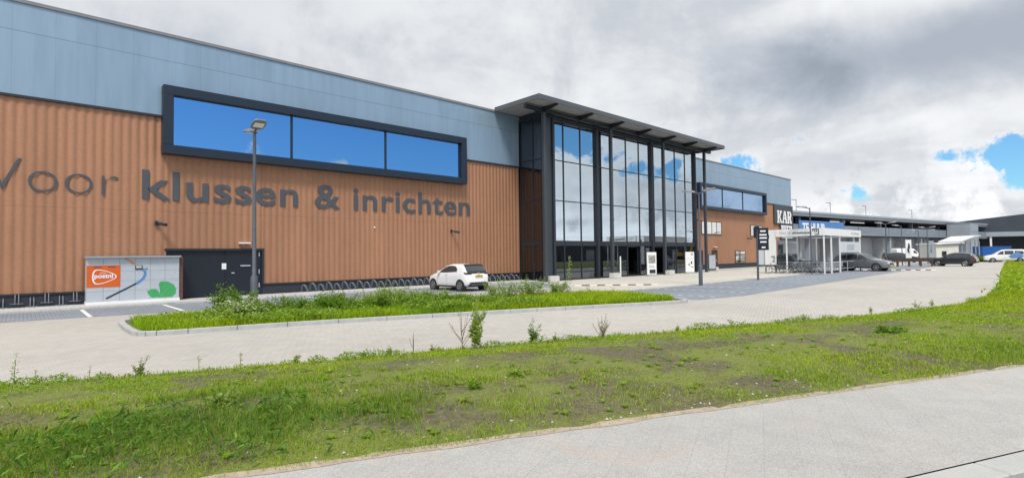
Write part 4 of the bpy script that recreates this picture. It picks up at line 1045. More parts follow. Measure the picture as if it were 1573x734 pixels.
# ================================================================== vehicles
def lerp(a, b, t): return a+(b-a)*t
class Car:
    def __init__(s, L, W, top, belt, bot, plan, wheels, wr, roof_in=.20):
        s.L, s.W, s.top, s.belt, s.bot, s.plan, s.wheels, s.wr, s.ri = L, W, np.array(top), np.array(belt), np.array(bot), np.array(plan), wheels, wr, roof_in
    def it(s, A, x): return float(np.interp(x, A[:, 0], A[:, 1]))
    def sec(s, x):
        """half cross-section, sill to roof centre, x measured from the nose"""
        zb, zs, zt, w = s.it(s.bot, x), s.it(s.belt, x), s.it(s.top, x), s.it(s.plan, x)*s.W/2
        zs = min(zs, zt-.02); g = zt-zs; h = zs-zb
        p = [(.0, zb), (.80*w, zb), (.95*w, zb+.04), (.985*w, zb+.12*h), (1.0*w, zb+.40*h), (.995*w, zb+.70*h), (.985*w, zb+.86*h), (.955*w, zs)]
        k = min(1., g/.50); wr = w*(.955-s.ri*k)
        p += [(lerp(.95*w, wr, .35)+.008*k, zs+.33*g), (lerp(.95*w, wr, .7)+.012*k, zs+.66*g), (wr+.004, zs+.86*g), (wr*.93, zs+.95*g), (wr*.72, zs+.985*g), (wr*.35, zs+g), (0, zt+.004)]
        return p
    def side_y(s, x, z):
        p = [q for q in s.sec(x)[2:12]]; return float(np.interp(z, [q[1] for q in p], [q[0] for q in p]))
    def top_z(s, x, y):
        p = s.sec(x)[7:][::-1]; return float(np.interp(abs(y), [q[0] for q in p], [q[1] for q in p]))
    def X(s, x): return s.L/2-x
    def body(s, paint, par):
        xs = np.unique(np.concatenate([np.linspace(0, s.L, 44), [.02, .06, s.L-.06, s.L-.02]])); P_ = []
        for x in xs:
            h = s.sec(x); P_.append([(s.X(x), y, z) for y, z in h]+[(s.X(x), -y, z) for y, z in h[::-1]][1:])
        b = MB(); b.grid(P_); n = len(P_[0])
        o = len(P_); b.f.append(tuple(range(n))); b.f.append(tuple((o-1)*n+i for i in reversed(range(n))))
        return b.build('body', paint, par, True, world=False)
    def side_patch(s, name, lo, hi, x0, x1, mat, par, off=.006, n=14, m=5, sides=(1, -1)):
        """patch on the flank between two curves z = lo(x), hi(x)"""
        for sg in sides:
            P_ = []
            for x in np.linspace(x0, x1, n):
                a, c = float(np.interp(x, *lo)), float(np.interp(x, *hi)); c = max(c, a+.003)
                P_.append([(s.X(x), sg*(s.side_y(x, lerp(a, c, t))+off), lerp(a, c, t)) for t in np.linspace(0, 1, m)])
            b = MB(); b.grid(P_); b.build(name, mat, par, True, world=False)
    def top_patch(s, name, x0, x1, k0, k1, mat, par, off=.008, n=10, m=11, dx=0.):
        P_ = []
        for i, x in enumerate(np.linspace(x0, x1, n)):
            w = s.sec(x)[10][0]*lerp(k0, k1, i/(n-1))
            P_.append([(s.X(x)+dx, y, s.top_z(x, y)+off) for y in np.linspace(-w, w, m)])
        b = MB(); b.grid(P_); return b.build(name, mat, par, True, world=False)
    def end_patch(s, name, front, y0, y1, z0, z1, mat, par, off=.008, n=9, m=5, both=True):
        """patch on the nose or tail: follows the end surface by searching the section that reaches (y, z)"""
        def depth(y, z):
            xs = np.linspace(0, s.L*.3, 90) if front else np.linspace(s.L, s.L*.7, 90)
            for x in xs:
                if s.it(s.bot, x)-.02 <= z <= s.top_z(x, y)+.001 and abs(y) <= s.side_y(x, z)+.001: return x
            return xs[-1]
        for sg in ((1, -1) if both else (1,)):
            P_ = []
            for y in np.linspace(y0, y1, n):
                P_.append([(s.X(depth(y, z))+(off if front else -off), sg*y, z) for z in np.linspace(z0, z1, m)])
            b = MB(); b.grid(P_); b.build(name, mat, par, True, world=False)
    def wheel_set(s, par, rim='alloy'):
        for x in s.wheels:
            for sg in (1, -1):
                y = sg*(s.it(s.plan, x)*s.W/2)
                a = MB(); a.disc((s.X(x), y-sg*.20, s.wr), (0, sg, 0), s.wr+.055, 0, .215, 28); a.build('wheel_arch', 'black_plastic', par, world=False)
                w = MB(); w.tube([(s.X(x), y-sg*.10, s.wr), (s.X(x), y-sg*.01, s.wr), (s.X(x), y+sg*.018, s.wr), (s.X(x), y+sg*.022, s.wr)], [s.wr, s.wr, s.wr-.02, s.wr-.06], 28)
                wo = w.build('wheel', 'black_rubber', par, True, world=False)
                r = MB(); R_ = s.wr*.70; c = Vector((s.X(x), y+sg*.026, s.wr))
                r.ring(c, (0, 1, 0), R_*.95, R_*.07, 24, 5)
                for k in range(5):
                    an = 2*math.pi*k/5+.3; d = Vector((math.cos(an), 0, math.sin(an))); nrm = Vector((-d.z, 0, d.x))
                    for q in (-.16, .16):
                        p0 = c+d*R_*.12+nrm*q*.4*R_; p1 = c+d*R_*.93+nrm*q*R_; r.bar(p0, p1, R_*.13, .02, up=(0, 1, 0))
                r.disc(c, (0, sg, 0), R_*.2, -.01, .008, 12)
                r.build('rim', rim, wo, world=False)
    def handles(s, xs, z, mat, par):
        for x in xs:
            for sg in (1, -1):
                b = MB(); y = sg*(s.side_y(x, z)+.018); b.box(s.X(x)-.09, y-.015, z-.016, s.X(x)+.09, y+.015, z+.016); b.build('door_handle', mat, par, world=False, bevel=.008)
    def seams(s, segs, par):
        for x, z0, z1 in segs: s.side_patch('door_seam', ([x-.006, x+.006], [z0, z0]), ([x-.006, x+.006], [z1, z1]), x-.006, x+.006, 'black_rubber', par, .003, 2, 9)
    def mirrors(s, x, z, mat, par):
        for sg in (1, -1):
            y = s.side_y(x, z)*sg; b = MB(); b.box(s.X(x)-.06, y+sg*.02, z-.02, s.X(x)+.09, y+sg*.20, z+.12); b.build('mirror', mat, par, world=False, bevel=.035)
def poly_patch(mb, *a): pass

# --- white hatchback, tail towards the viewer
HB = Car(3.94, 1.745,
    [(0, .62), (.06, .70), (.35, .80), (.95, .96), (1.10, 1.00), (1.45, 1.22), (1.85, 1.42), (2.3, 1.50), (2.8, 1.50), (3.30, 1.46), (3.46, 1.43), (3.62, 1.26), (3.78, 1.06), (3.86, .95), (3.94, .78)],
    [(0, .60), (.4, .76), (1.0, .90), (2.0, .96), (3.0, 1.0), (3.5, 1.02), (3.8, .96), (3.94, .74)],
    [(0, .32), (.2, .20), (.6, .19), (3.4, .20), (3.75, .28), (3.94, .36)],
    [(0, .62), (.08, .76), (.3, .90), (.7, .975), (1.2, .985), (2.6, .985), (3.1, 1.0), (3.5, .985), (3.75, .92), (3.88, .82), (3.94, .72)], (.78, 3.33), .305)
def hatchback(par):
    c = HB; c.body('white_glossy', par); c.wheel_set(par)
    c.side_patch('side_window', ([1.32, 1.6, 2.05, 2.10], [1.0, 1.0, 1.015, 1.02]), ([1.32, 1.5, 1.85, 2.10], [1.02, 1.16, 1.33, 1.385]), 1.32, 2.08, 'car_glass', par)
    c.side_patch('side_window', ([2.14, 2.9], [1.02, 1.06]), ([2.14, 2.45, 2.8, 3.0], [1.385, 1.40, 1.36, 1.20]), 2.14, 3.0, 'car_glass', par)
    c.side_patch('door_pillar', ([2.06, 2.16], [1.02, 1.02]), ([2.06, 2.16], [1.38, 1.385]), 2.06, 2.16, 'black_plastic', par, .004, 3, 5)
    c.top_patch('windscreen', 1.16, 1.84, 1.0, .98, 'car_glass', par)
    c.top_patch('rear_window', 3.47, 3.76, .94, .98, 'car_glass', par, .012)
    c.top_patch('spoiler', 3.30, 3.50, .90, .98, 'black_plastic', par, .022, dx=-.02)
    c.end_patch('tail_band', False, 0, .78, .955, 1.10, 'black_plastic', par, .012)
    c.end_patch('tail_lamp', False, .46, .80, .92, 1.03, 'smoked_lamp', par, .02)
    c.end_patch('rear_diffuser', False, 0, .66, .27, .50, 'black_plastic', par, .012)
    c.end_patch('head_lamp', True, .40, .62, .60, .70, 'clear_lamp', par)
    c.end_patch('grille', True, 0, .5, .34, .5, 'black_plastic', par)
    b = MB(); b.box(-c.L/2-.035, -.26, .78, -c.L/2+.06, .26, .89); pl = b.build('number_plate', 'plate_yellow', par, world=False)
    b = MB()
    for i, q in enumerate((-.19, -.13, -.03, .03, .12, .18)): b.box(-c.L/2-.039, q-.018, .805, -c.L/2-.0352, q+.018, .865)
    b.build('plate_marks', 'black_rubber', pl, world=False)
    b = MB(); b.disc((-c.L/2-.0, 0, .985), (-1, 0, 0), .05, -.02, .035, 16); b.build('badge', 'alloy', par, world=False)
    c.side_patch('sill', ([.9, 3.1], [.205, .205]), ([1.1, 1.2, 3.0, 3.1], [.23, .30, .30, .23]), 1.12, 2.98, 'rust_brown', par, .006)
    c.handles((2.02,), .90, 'white_glossy', par); c.seams(((1.22, .32, .95), (2.12, .32, 1.0)), par); c.mirrors(1.42, 1.0, 'white_glossy', par)
    b = MB(); b.tube([(c.X(3.2), 0, 1.5), (c.X(3.42), 0, 1.58)], [.02, .008], 6); b.build('aerial', 'black_plastic', par, world=False)
W1 = thing('parked_car', 'white hatchback parked nose to the brown wall, black rear window and yellow plate', 'car', (18.55, 24.72, .006), R(90))
hatchback(W1)

# --- estate / suv style bodies
SUV = Car(4.6, 1.84,
    [(0, .70), (.06, .82), (.4, .93), (1.15, 1.06), (1.35, 1.12), (1.75, 1.38), (2.15, 1.57), (2.6, 1.64), (3.4, 1.62), (3.95, 1.54), (4.15, 1.46), (4.38, 1.16), (4.52, 1.0), (4.6, .80)],
    [(0, .68), (.5, .86), (1.2, .98), (3.4, 1.04), (4.2, 1.06), (4.6, .78)],
    [(0, .36), (.25, .26), (.7, .25), (4.0, .26), (4.4, .33), (4.6, .42)],
    [(0, .66), (.1, .80), (.35, .92), (.8, .98), (1.4, .99), (3.7, .99), (4.2, .96), (4.5, .84), (4.6, .74)], (.92, 3.60), .345)
def suv(par, paint, rim='alloy'):
    c = SUV; c.body(paint, par); c.wheel_set(par, rim)
    c.side_patch('side_window', ([1.6, 2.36], [1.06, 1.07]), ([1.6, 1.85, 2.15, 2.36], [1.09, 1.30, 1.47, 1.50]), 1.6, 2.36, 'car_glass', par)
    c.side_patch('side_window', ([2.44, 3.3], [1.07, 1.08]), ([2.44, 2.8, 3.3], [1.51, 1.52, 1.50]), 2.44, 3.28, 'car_glass', par)
    c.side_patch('side_window', ([3.36, 3.95], [1.09, 1.14]), ([3.36, 3.7, 3.95], [1.49, 1.44, 1.22]), 3.36, 3.94, 'car_glass', par)
    c.top_patch('windscreen', 1.40, 2.12, 1.0, .97, 'car_glass', par)
    c.top_patch('rear_window', 4.17, 4.36, .95, 1.0, 'car_glass', par, .012)
    c.end_patch('head_lamp', True, .42, .68, .68, .82, 'clear_lamp', par, .01)
    c.end_patch('grille', True, 0, .42, .56, .74, 'black_plastic', par, .01)
    c.end_patch('tail_lamp', False, .48, .76, .84, 1.04, 'red_lamp', par, .02)
    c.end_patch('bumper_guard', False, 0, .70, .42, .60, 'black_plastic', par, .012)
    b = MB(); b.box(-c.L/2-.03, -.26, .70, -c.L/2+.06, .26, .81); b.build('number_plate', 'plate_yellow', par, world=False)
    b = MB(); b.box(c.L/2-.06, -.26, .46, c.L/2+.03, .26, .56); b.build('number_plate', 'plate_yellow', par, world=False)
    c.side_patch('sill', ([1.2, 3.3], [.27, .27]), ([1.3, 1.4, 3.1, 3.3], [.30, .38, .38, .30]), 1.32, 3.2, 'black_plastic', par)
    c.handles((2.26, 3.2), .97, paint, par); c.seams(((1.5, .40, 1.03), (2.40, .38, 1.05), (3.32, .45, 1.06)), par); c.mirrors(1.72, 1.06, paint, par)
    for sg in (1, -1):
        b = MB(); b.tube([(c.X(2.3), sg*.60, 1.63), (c.X(2.5), sg*.62, 1.68), (c.X(3.6), sg*.60, 1.64), (c.X(3.8), sg*.58, 1.58)], .016, 6); b.build('roof_rail', 'alloy', par, True, world=False)
S1 = thing('parked_car', 'dark grey estate car with pale windows parked at the end of the trolley shelter', 'car', (60.9, 15.0, .006), R(-96))
suv(S1, 'silver_dark'); S1.scale = (1.07,)*3
S2 = thing('parked_car', 'glossy black suv with silver wheels parked alone by the post barrier', 'car', (82.6, 10.9, .006), R(84))
suv(S2, 'black_car'); S2.scale = (.98,)*3
S3 = thing('parked_car', 'dark car seen through the posts of the trolley shelter', 'car', (64.3, 22.6, .006), R(-92))
suv(S3, 'charcoal_car')
S4 = thing('parked_car', 'small dark car parked far back under the deck, left of the white van', 'car', (112.5, 23.6, .0), R(200)); suv(S4, 'charcoal_car')
S5 = thing('parked_car', 'dark car parked far back beside the white van', 'car', (104.5, 20.2, .0), R(-80)); suv(S5, 'black_car')
# --- vans
VAN = Car(5.6, 2.02,
    [(0, .85), (.08, 1.05), (.5, 1.22), (.95, 1.36), (1.5, 1.95), (1.85, 2.28), (2.3, 2.40), (5.3, 2.42), (5.52, 2.36), (5.6, 2.2)],
    [(0, .82), (.5, 1.12), (1.2, 1.28), (5.4, 1.32), (5.6, 1.3)],
    [(0, .40), (.3, .30), (5.2, .32), (5.6, .42)],
    [(0, .72), (.1, .84), (.4, .93), (.9, .98), (5.4, .99), (5.6, .97)], (1.0, 4.4), .345, .09)
def van(par, paint='white_glossy'):
    c = VAN; c.body(paint, par); c.wheel_set(par)
    c.side_patch('side_window', ([1.25, 2.15], [1.36, 1.36]), ([1.25, 1.7, 2.15], [1.42, 1.88, 1.98]), 1.25, 2.12, 'car_glass', par)
    c.top_patch('windscreen', 1.02, 1.80, 1.0, .98, 'car_glass', par)
    c.end_patch('head_lamp', True, .5, .74, .86, 1.04, 'clear_lamp', par)
    c.end_patch('grille', True, 0, .45, .5, .8, 'black_plastic', par)
    c.seams(((2.22, .45, 2.2), (3.5, .45, 2.2)), par); c.mirrors(1.5, 1.4, 'black_plastic', par)
V1 = thing('delivery_van', 'white high roofed panel van parked far back under the deck', 'van', (134.5, 25.2, 0), R(-40)); van(V1)
MPV = Car(4.9, 1.92,
    [(0, .78), (.08, .95), (.5, 1.08), (1.0, 1.16), (1.5, 1.55), (1.95, 1.84), (2.4, 1.93), (4.3, 1.93), (4.7, 1.84), (4.85, 1.3), (4.9, .9)],
    [(0, .76), (.5, .98), (1.2, 1.10), (4.6, 1.16), (4.9, .86)],
    [(0, .38), (.3, .28), (4.5, .30), (4.9, .42)],
    [(0, .68), (.1, .82), (.4, .93), (.9, .985), (4.5, .99), (4.8, .95), (4.9, .88)], (.95, 3.95), .33, .13)
V2 = thing('parked_van', 'white people carrier with a big blue print on its flank at the right edge', 'van', (108.6, 8.3, 0), R(102))
c = MPV; c.body('white_glossy', V2); c.wheel_set(V2)
c.side_patch('side_window', ([1.45, 2.2], [1.16, 1.17]), ([1.45, 1.8, 2.2], [1.2, 1.6, 1.74]), 1.45, 2.18, 'car_glass', V2)
c.side_patch('side_window', ([2.3, 3.3], [1.17, 1.18]), ([2.3, 3.3], [1.75, 1.75]), 2.3, 3.28, 'car_glass', V2)
c.side_patch('side_window', ([3.4, 4.4], [1.18, 1.2]), ([3.4, 4.4], [1.75, 1.66]), 3.4, 4.38, 'car_glass', V2)
c.top_patch('windscreen', 1.06, 1.9, 1.0, .98, 'car_glass', V2)
c.side_patch('blue_print', ([2.7, 3.0, 4.0, 4.4], [.9, .62, .66, .9]), ([2.7, 3.1, 3.7, 4.4], [.92, 1.25, 1.62, 1.0]), 2.7, 4.4, 'print_blue', V2, .010)
c.end_patch('head_lamp', True, .44, .70, .78, .92, 'clear_lamp', V2); c.end_patch('tail_lamp', False, .6, .8, .95, 1.35, 'red_lamp', V2)
c.seams(((2.25, .42, 1.7),), V2)

# ================================================================== trolley shelter
SX0, SX1, SY0, SY1 = 50.9, 61.6, 15.35, 19.3; ZF0, ZF1 = 3.34, 3.98
TS = thing('trolley_shelter', 'white framed trolley shelter with a broad lettered white fascia and open sides', 'shelter', (SX0, SY0, 0))
for x, y in ((SX0, SY0), (SX0, 18.4), (52.8, SY0), (55.2, SY0), (SX1, SY0), (SX1, SY1), (56.2, SY1)):
    b = MB(); b.box(x-.05, y-.05, 0, x+.05, y+.05, ZF0); b.build('post', 'white_paint', TS)
b = MB(); b.box(SX0-.1, SY0-.1, ZF0, SX0-.02, SY1, ZF1); b.build('fascia', 'white_paint', TS)
b = MB(); b.box(SX0-.018, SY0-.1, ZF0, SX1+.1, SY0-.02, ZF1); b.build('fascia', 'white_paint', TS)
b = MB(); b.box(SX1+.02, SY0-.018, ZF0, SX1+.1, SY1, ZF1); b.box(SX0-.018, SY1-.08, ZF0, SX1+.018, SY1, ZF1); b.build_each('fascia', 'white_paint', TS)
b = MB(); b.box(SX0, SY0, ZF1-.14, SX1, SY1-.1, ZF1-.10); b.build('roof_sheet', 'clear_glass', TS)
for x in (53.4, 56.2, 58.9):
    b = MB(); b.box(x-.05, SY0, ZF0+.05, x+.05, SY1-.1, ZF0+.2); b.build('roof_beam', 'pole_light', TS)
text('fascia_words', 'hier je', (SX0-.102, SY1-.35, ZF0+.22), (0, -1, 0), (0, 0, 1), 'poster_grey', width=.95, depth=.012, bold=.0, parent=TS)
text('fascia_words', 'winkelwagen', (SX0-.102, SY1-1.42, ZF0+.20), (0, -1, 0), (0, 0, 1), 'print_navy', width=1.6, depth=.012, bold=.015, parent=TS)
text('fascia_words', 'hier je winkelwagen', (58.4, SY0-.102, ZF0+.22), (1, 0, 0), (0, 0, 1), 'poster_grey', width=2.6, depth=.012, bold=.0, parent=TS)
def trolley_logo(o, a, up, sc, mat='print_navy'):
    mb = MB(); nrm = tuple(np.cross(np.array(a), np.array(up)))
    for x0, z0, x1, z1 in ((0, .80, .88, .92), (.06, .62, .18, .80), (.30, .38, .42, .80), (.54, .38, .66, .80), (.78, 0.0, .90, .92), (.32, 0.0, .78, .13), (.0, .58, .08, .92)):
        mb.prism([(x0*sc, z0*sc), (x1*sc, z0*sc), (x1*sc, z1*sc), (x0*sc, z1*sc)], o, a, up, nrm, .002, .012)
    return mb.build('trolley_logo', mat, TS)
trolley_logo((SX0-.10, SY0+.86, ZF0+.07), (0, -1, 0), (0, 0, 1), .58)
b = MB(); b.box(SX0-.02, SY1+.02, .78, SX0+.03, SY1+1.02, 3.98); b.build('end_panel', 'cream' if 0 else 'white_paint', TS)
b = MB(); b.bar((SX0-.03, SY1+.86, 3.05), (SX0-.03, SY1+.62, 3.55), .03, .05); b.bar((SX0-.03, SY1+.62, 3.55), (SX0-.03, SY1+.62, 3.2), .03, .05); b.build('panel_mark', 'print_navy', TS)
trolley_logo((SX0-.02, SY1+.44, 1.25), (0, -1, 0), (0, 0, 1), .36)
b = MB(); b.box(SX0-.03, SY1+.12, 1.05, SX0-.021, SY1+.36, 1.15); b.build('panel_mark', 'print_navy', TS)
for y in (SY1+.08, SY1+.96):
    b = MB(); b.box(SX0-.03, y-.04, 0, SX0+.03, y+.04, .775); b.build('post', 'pole_grey', TS)
for y0, y1 in ((SY1+1.1, SY1+1.7),):
    b = MB(); b.box(SX0+.1, y0, .78, SX0+.13, y1, 2.6); b.build('end_panel', 'frosted_panel', TS)
# clear rear and side panes, a white board inside on the far right
b = MB(); b.box(SX0+.3, SY1-.02, .3, 56.1, SY1, 3.0); b.build('rear_pane', 'clear_glass', TS)
b = MB(); b.box(55.3, SY0+.06, 1.85, SX1-.1, SY0+.09, 2.85); b.build('white_board', 'frosted_panel', TS)
b = MB(); b.box(57.6, SY0+.04, 2.1, 59.8, SY0+.058, 2.6); b.build('board_print', 'poster_grey', TS)
# rails that keep the trolley rows apart
for y in (SY0+.15, 16.6, 17.9, SY1-.2):
    b = MB()
    for z in (.35, .98): b.tube([(52.9, y, z), (63.2, y, z)], .03, 6)
    for x in (53.0, 55.4, 57.9, 60.4, 63.0): b.tube([(x, y, 0), (x, y, 1.02)], .03, 6)
    b.build('rail', 'galvanised', TS, True)
def make_trolley():
    t = thing('shopping_trolley', 'wire shopping trolley nested in the row under the white shelter', 'shopping trolley', (0, 0, 0), 0, 'shopping trolleys in the shelter')
    k = MB(); R_ = .009
    def ringz(z, g): return [(-.42+g, -.27+g*.2, z), (.40-g, -.22+g*.2, z), (.40-g, .22-g*.2, z), (-.42+g, .27-g*.2, z), (-.42+g, -.27+g*.2, z)]
    for z, g in ((1.0, .0), (.88, .025), (.76, .05), (.64, .075), (.52, .10)): k.tube(ringz(z, g), R_ if z < 1 else .012, 4)
    top, bot = ringz(1.0, 0), ringz(.52, .10)
    for i in range(4):
        for q in range(6):
            u = q/6; k.tube([Vector(top[i]).lerp(Vector(top[i+1]), u), Vector(bot[i]).lerp(Vector(bot[i+1]), u)], R_, 4)
    for q in range(5):
        u = q/5; k.tube([Vector(bot[0]).lerp(Vector(bot[1]), u), Vector(bot[3]).lerp(Vector(bot[2]), u)], R_, 4)
    k.build('basket', 'galvanised', t, world=False)
    f = MB()
    for s in (-1, 1): f.tube([(-.5, s*.26, 1.05), (-.44, s*.26, .95), (-.30, s*.24, .50), (-.42, s*.24, .18), (.38, s*.18, .16)], .014, 5)
    f.tube([(.38, -.18, .16), (.38, .18, .16)], .014, 5); f.build('frame', 'galvanised', t, world=False)
    h = MB(); h.tube([(-.5, -.28, 1.05), (-.5, .28, 1.05)], .02, 6); h.build('handle', 'print_navy', t, world=False)
    for x, y in ((-.38, -.24), (-.38, .24), (.36, -.17), (.36, .17)):
        w = MB(); w.disc((x, y, .065), (0, 1, 0), .065, -.015, .015, 10); w.build('wheel', 'black_rubber', t, world=False)
    return t
tr = make_trolley(); ft = True
for row, y in enumerate((16.0, 17.25, 18.7)):
    for i in range(14 if row else 12):
        loc = (53.2+row*.1+.36*i, y, 0)
        if ft: tr.location = loc; ft = False
        else: dup(tr, loc, 0)
def make_bike(label):
    t = thing('bicycle', label, 'bicycle', (0, 0, 0), 0)
    for x in (-.52, .52):
        w = MB(); w.ring((x, 0, .34), (0, 1, 0), .325, .018, 24, 6); wo = w.build('wheel', 'black_rubber', t, True, world=False)
        s_ = MB(); s_.ring((x, 0, .34), (0, 1, 0), .30, .010, 24, 4)
        for k in range(10):
            a = 2*math.pi*k/10; s_.tube([(x, 0, .34), (x+.3*math.cos(a), 0, .34+.3*math.sin(a))], .003, 3)
        s_.build('rim', 'galvanised', wo, world=False)
    f = MB()
    for a, b_ in (((-.05, .30), (-.20, .78)), ((-.05, .30), (.34, .72)), ((-.19, .72), (.33, .76)), ((-.52, .34), (-.05, .30)), ((-.52, .34), (-.18, .74)), ((.52, .34), (.34, .72)), ((.34, .72), (.30, .98))):
        f.tube([(a[0], 0, a[1]), (b_[0], 0, b_[1])], .018, 6)
    f.build('frame', 'dark_trim', t, True, world=False)
    f = MB(); f.tube([(.12, -.26, 1.0), (.28, -.2, 1.02), (.31, 0, 1.0), (.28, .2, 1.02), (.12, .26, 1.0)], .014, 6); f.build('handlebar', 'galvanised', t, True, world=False)
    f = MB(); f.prism([(-.13, -.09), (.14, -.02), (.14, .02), (-.13, .09)], (-.21, 0, .86), (1, 0, 0), (0, 1, 0), (0, 0, 1), 0, .06); f.build('saddle', 'black_plastic', t, world=False, bevel=.02)
    f = MB(); f.box(-.75, -.06, .70, -.35, .06, .72); f.bar((-.72, 0, .70), (-.53, 0, .36), .015); f.build('luggage_rack', 'galvanised', t, world=False)
    return t
bk = make_bike('bicycle parked nearest the lettered end panel of the trolley shelter'); bk.location = (50.35, 19.3, .006); bk.rotation_euler = (0, 0, R(88))
for loc, rz, lb in (((50.5, 17.7, .006), R(-84), 'bicycle parked in the middle of the open side of the trolley shelter'), ((50.6, 16.25, .006), R(96), 'bicycle parked at the near corner post of the trolley shelter'),
                    ((51.4, 18.5, .006), R(80), 'bicycle parked deeper inside the trolley shelter behind another bicycle')): dup(bk, loc, rz, lb)
# ================================================================== vegetation
def np_mesh(name, V, F4=None, F3=None, col=None, mat='grass_leaf', parent=None, smooth=False):
    """V (n,3); F4 (m,4), F3 (k,3) int arrays; col (n,3) base colours of the leaves"""
    me = bpy.data.meshes.new(name); n = len(V)
    F4 = np.zeros((0, 4), int) if F4 is None else F4; F3 = np.zeros((0, 3), int) if F3 is None else F3
    me.vertices.add(n); me.vertices.foreach_set('co', np.asarray(V, np.float32).ravel())
    loops = np.concatenate([F4.ravel(), F3.ravel()]).astype(np.int32)
    me.loops.add(len(loops)); me.loops.foreach_set('vertex_index', loops)
    st = np.concatenate([np.arange(len(F4))*4, len(F4)*4+np.arange(len(F3))*3]).astype(np.int32)
    me.polygons.add(len(st)); me.polygons.foreach_set('loop_start', st)
    me.update(calc_edges=True); me.validate()
    if col is not None:
        at = me.attributes.new('col', 'FLOAT_COLOR', 'POINT')
        at.data.foreach_set('color', np.concatenate([col, np.ones((n, 1))], 1).astype(np.float32).ravel())
    me.materials.append(MATS[mat]); o = bpy.data.objects.new(name, me); COL.objects.link(o)
    if parent is not None: o.parent = parent
    return o
def blade_arrays(x, y, z, h, w, lean, col):
    n = len(x); th = rng.random(n)*2*np.pi; ph = th+np.pi/2+rng.normal(0, .5, n)
    bx, by = np.cos(th)*w/2, np.sin(th)*w/2; lx, ly = np.cos(ph)*lean, np.sin(ph)*lean
    V = np.empty((n, 5, 3))
    V[:, 0] = np.stack([x-bx, y-by, z], 1); V[:, 1] = np.stack([x+bx, y+by, z], 1)
    V[:, 2] = np.stack([x-bx*.8+lx*.32, y-by*.8+ly*.32, z+h*.58], 1); V[:, 3] = np.stack([x+bx*.8+lx*.32, y+by*.8+ly*.32, z+h*.58], 1)
    V[:, 4] = np.stack([x+lx, y+ly, z+h*np.clip(1-.25*lean/np.maximum(h, .01), .45, 1)], 1)
    i = np.arange(n)[:, None]*5
    return V.reshape(-1, 3), i+np.array([[0, 1, 3, 2]]), i+np.array([[2, 3, 4]]), np.repeat(col, 5, 0)
def blades(name, x, y, z, h, w, lean, col, mat='grass_leaf', parent=None):
    V, F4, F3, C = blade_arrays(x, y, z, h, w, lean, col); return np_mesh(name, V, F4, F3, C, mat, parent)
def leaf_arrays(P_, L_, W_, D_, N_, col, fold=.12):
    """leaf = kite of 4 points; P base (n,3), D direction, N normal"""
    D_ = D_/np.linalg.norm(D_, axis=1, keepdims=True); S_ = np.cross(D_, N_); S_ /= np.maximum(np.linalg.norm(S_, axis=1, keepdims=True), 1e-6); U_ = np.cross(S_, D_)
    L_ = np.asarray(L_)[:, None]; W_ = np.asarray(W_)[:, None]
    V = np.stack([P_, P_+D_*L_*.45-S_*W_/2+U_*L_*fold, P_+D_*L_-U_*L_*.08, P_+D_*L_*.45+S_*W_/2+U_*L_*fold], 1)
    i = np.arange(len(P_))[:, None]*4
    return V.reshape(-1, 3), i+np.array([[0, 1, 2, 3]]), np.repeat(col, 4, 0)
def rdir(n, up=.3):
    d = rng.normal(0, 1, (n, 3)); d[:, 2] = d[:, 2]*.6+up; return d/np.linalg.norm(d, axis=1, keepdims=True)
YG = np.array([.36, .46, .018]); MG = np.array([.23, .38, .020]); DG = np.array([.070, .180, .030]); ST_ = np.array([.36, .32, .13]); LG = np.array([.27, .36, .085])
def mixc(a, b, t): return a[None]*(1-t[:, None])+b[None]*t[:, None]
def jit(c, s=.18): return np.clip(c*(1+rng.normal(0, s, (len(c), 1)))*(1+rng.normal(0, .06, c.shape)), .004, 1)
camx = np.array([_f.x, _f.y])
def depth_of(x, y): return x*_f.x+y*_f.y

# ---- grass on the verge
SOIL = [(.25, 7.61, .55, .34), (1.21, 7.16, .6, .3), (2.28, 6.65, .75, .3), (3.44, 6.88, .8, .5), (3.49, 4.7, .4, .4), (4.12, 5.21, .55, .36), (2.69, 5.02, .5, .33), (5.13, 4.74, .55, .55), (4.77, 3.9, .44, .3),
        (6.73, 4.2, .8, .36), (9.15, 4.39, 1.0, .8), (7.49, 3.41, .6, .42), (7.44, 3.0, .4, .45), (10.88, 2.1, .5, .6), (15.56, 1.92, .9, 1.0), (5.2, 6.9, .6, .35), (-1.2, 8.2, .5, .3)]
def soil_mask(x, y):
    m = np.zeros(len(x)); wob = fbm(x, y, 2.6, 71, 4)-.5
    for sx, sy, r0, r1 in SOIL:
        u = (x-sx)*.9253+(y-sy)*-.3793; v = (x-sx)*.3793+(y-sy)*.9253
        m = np.maximum(m, np.clip(1.5-np.sqrt((u/(r0*1.25))**2+(v/(r1*1.25))**2)*1.25+wob*2.2, 0, 1))
    return m
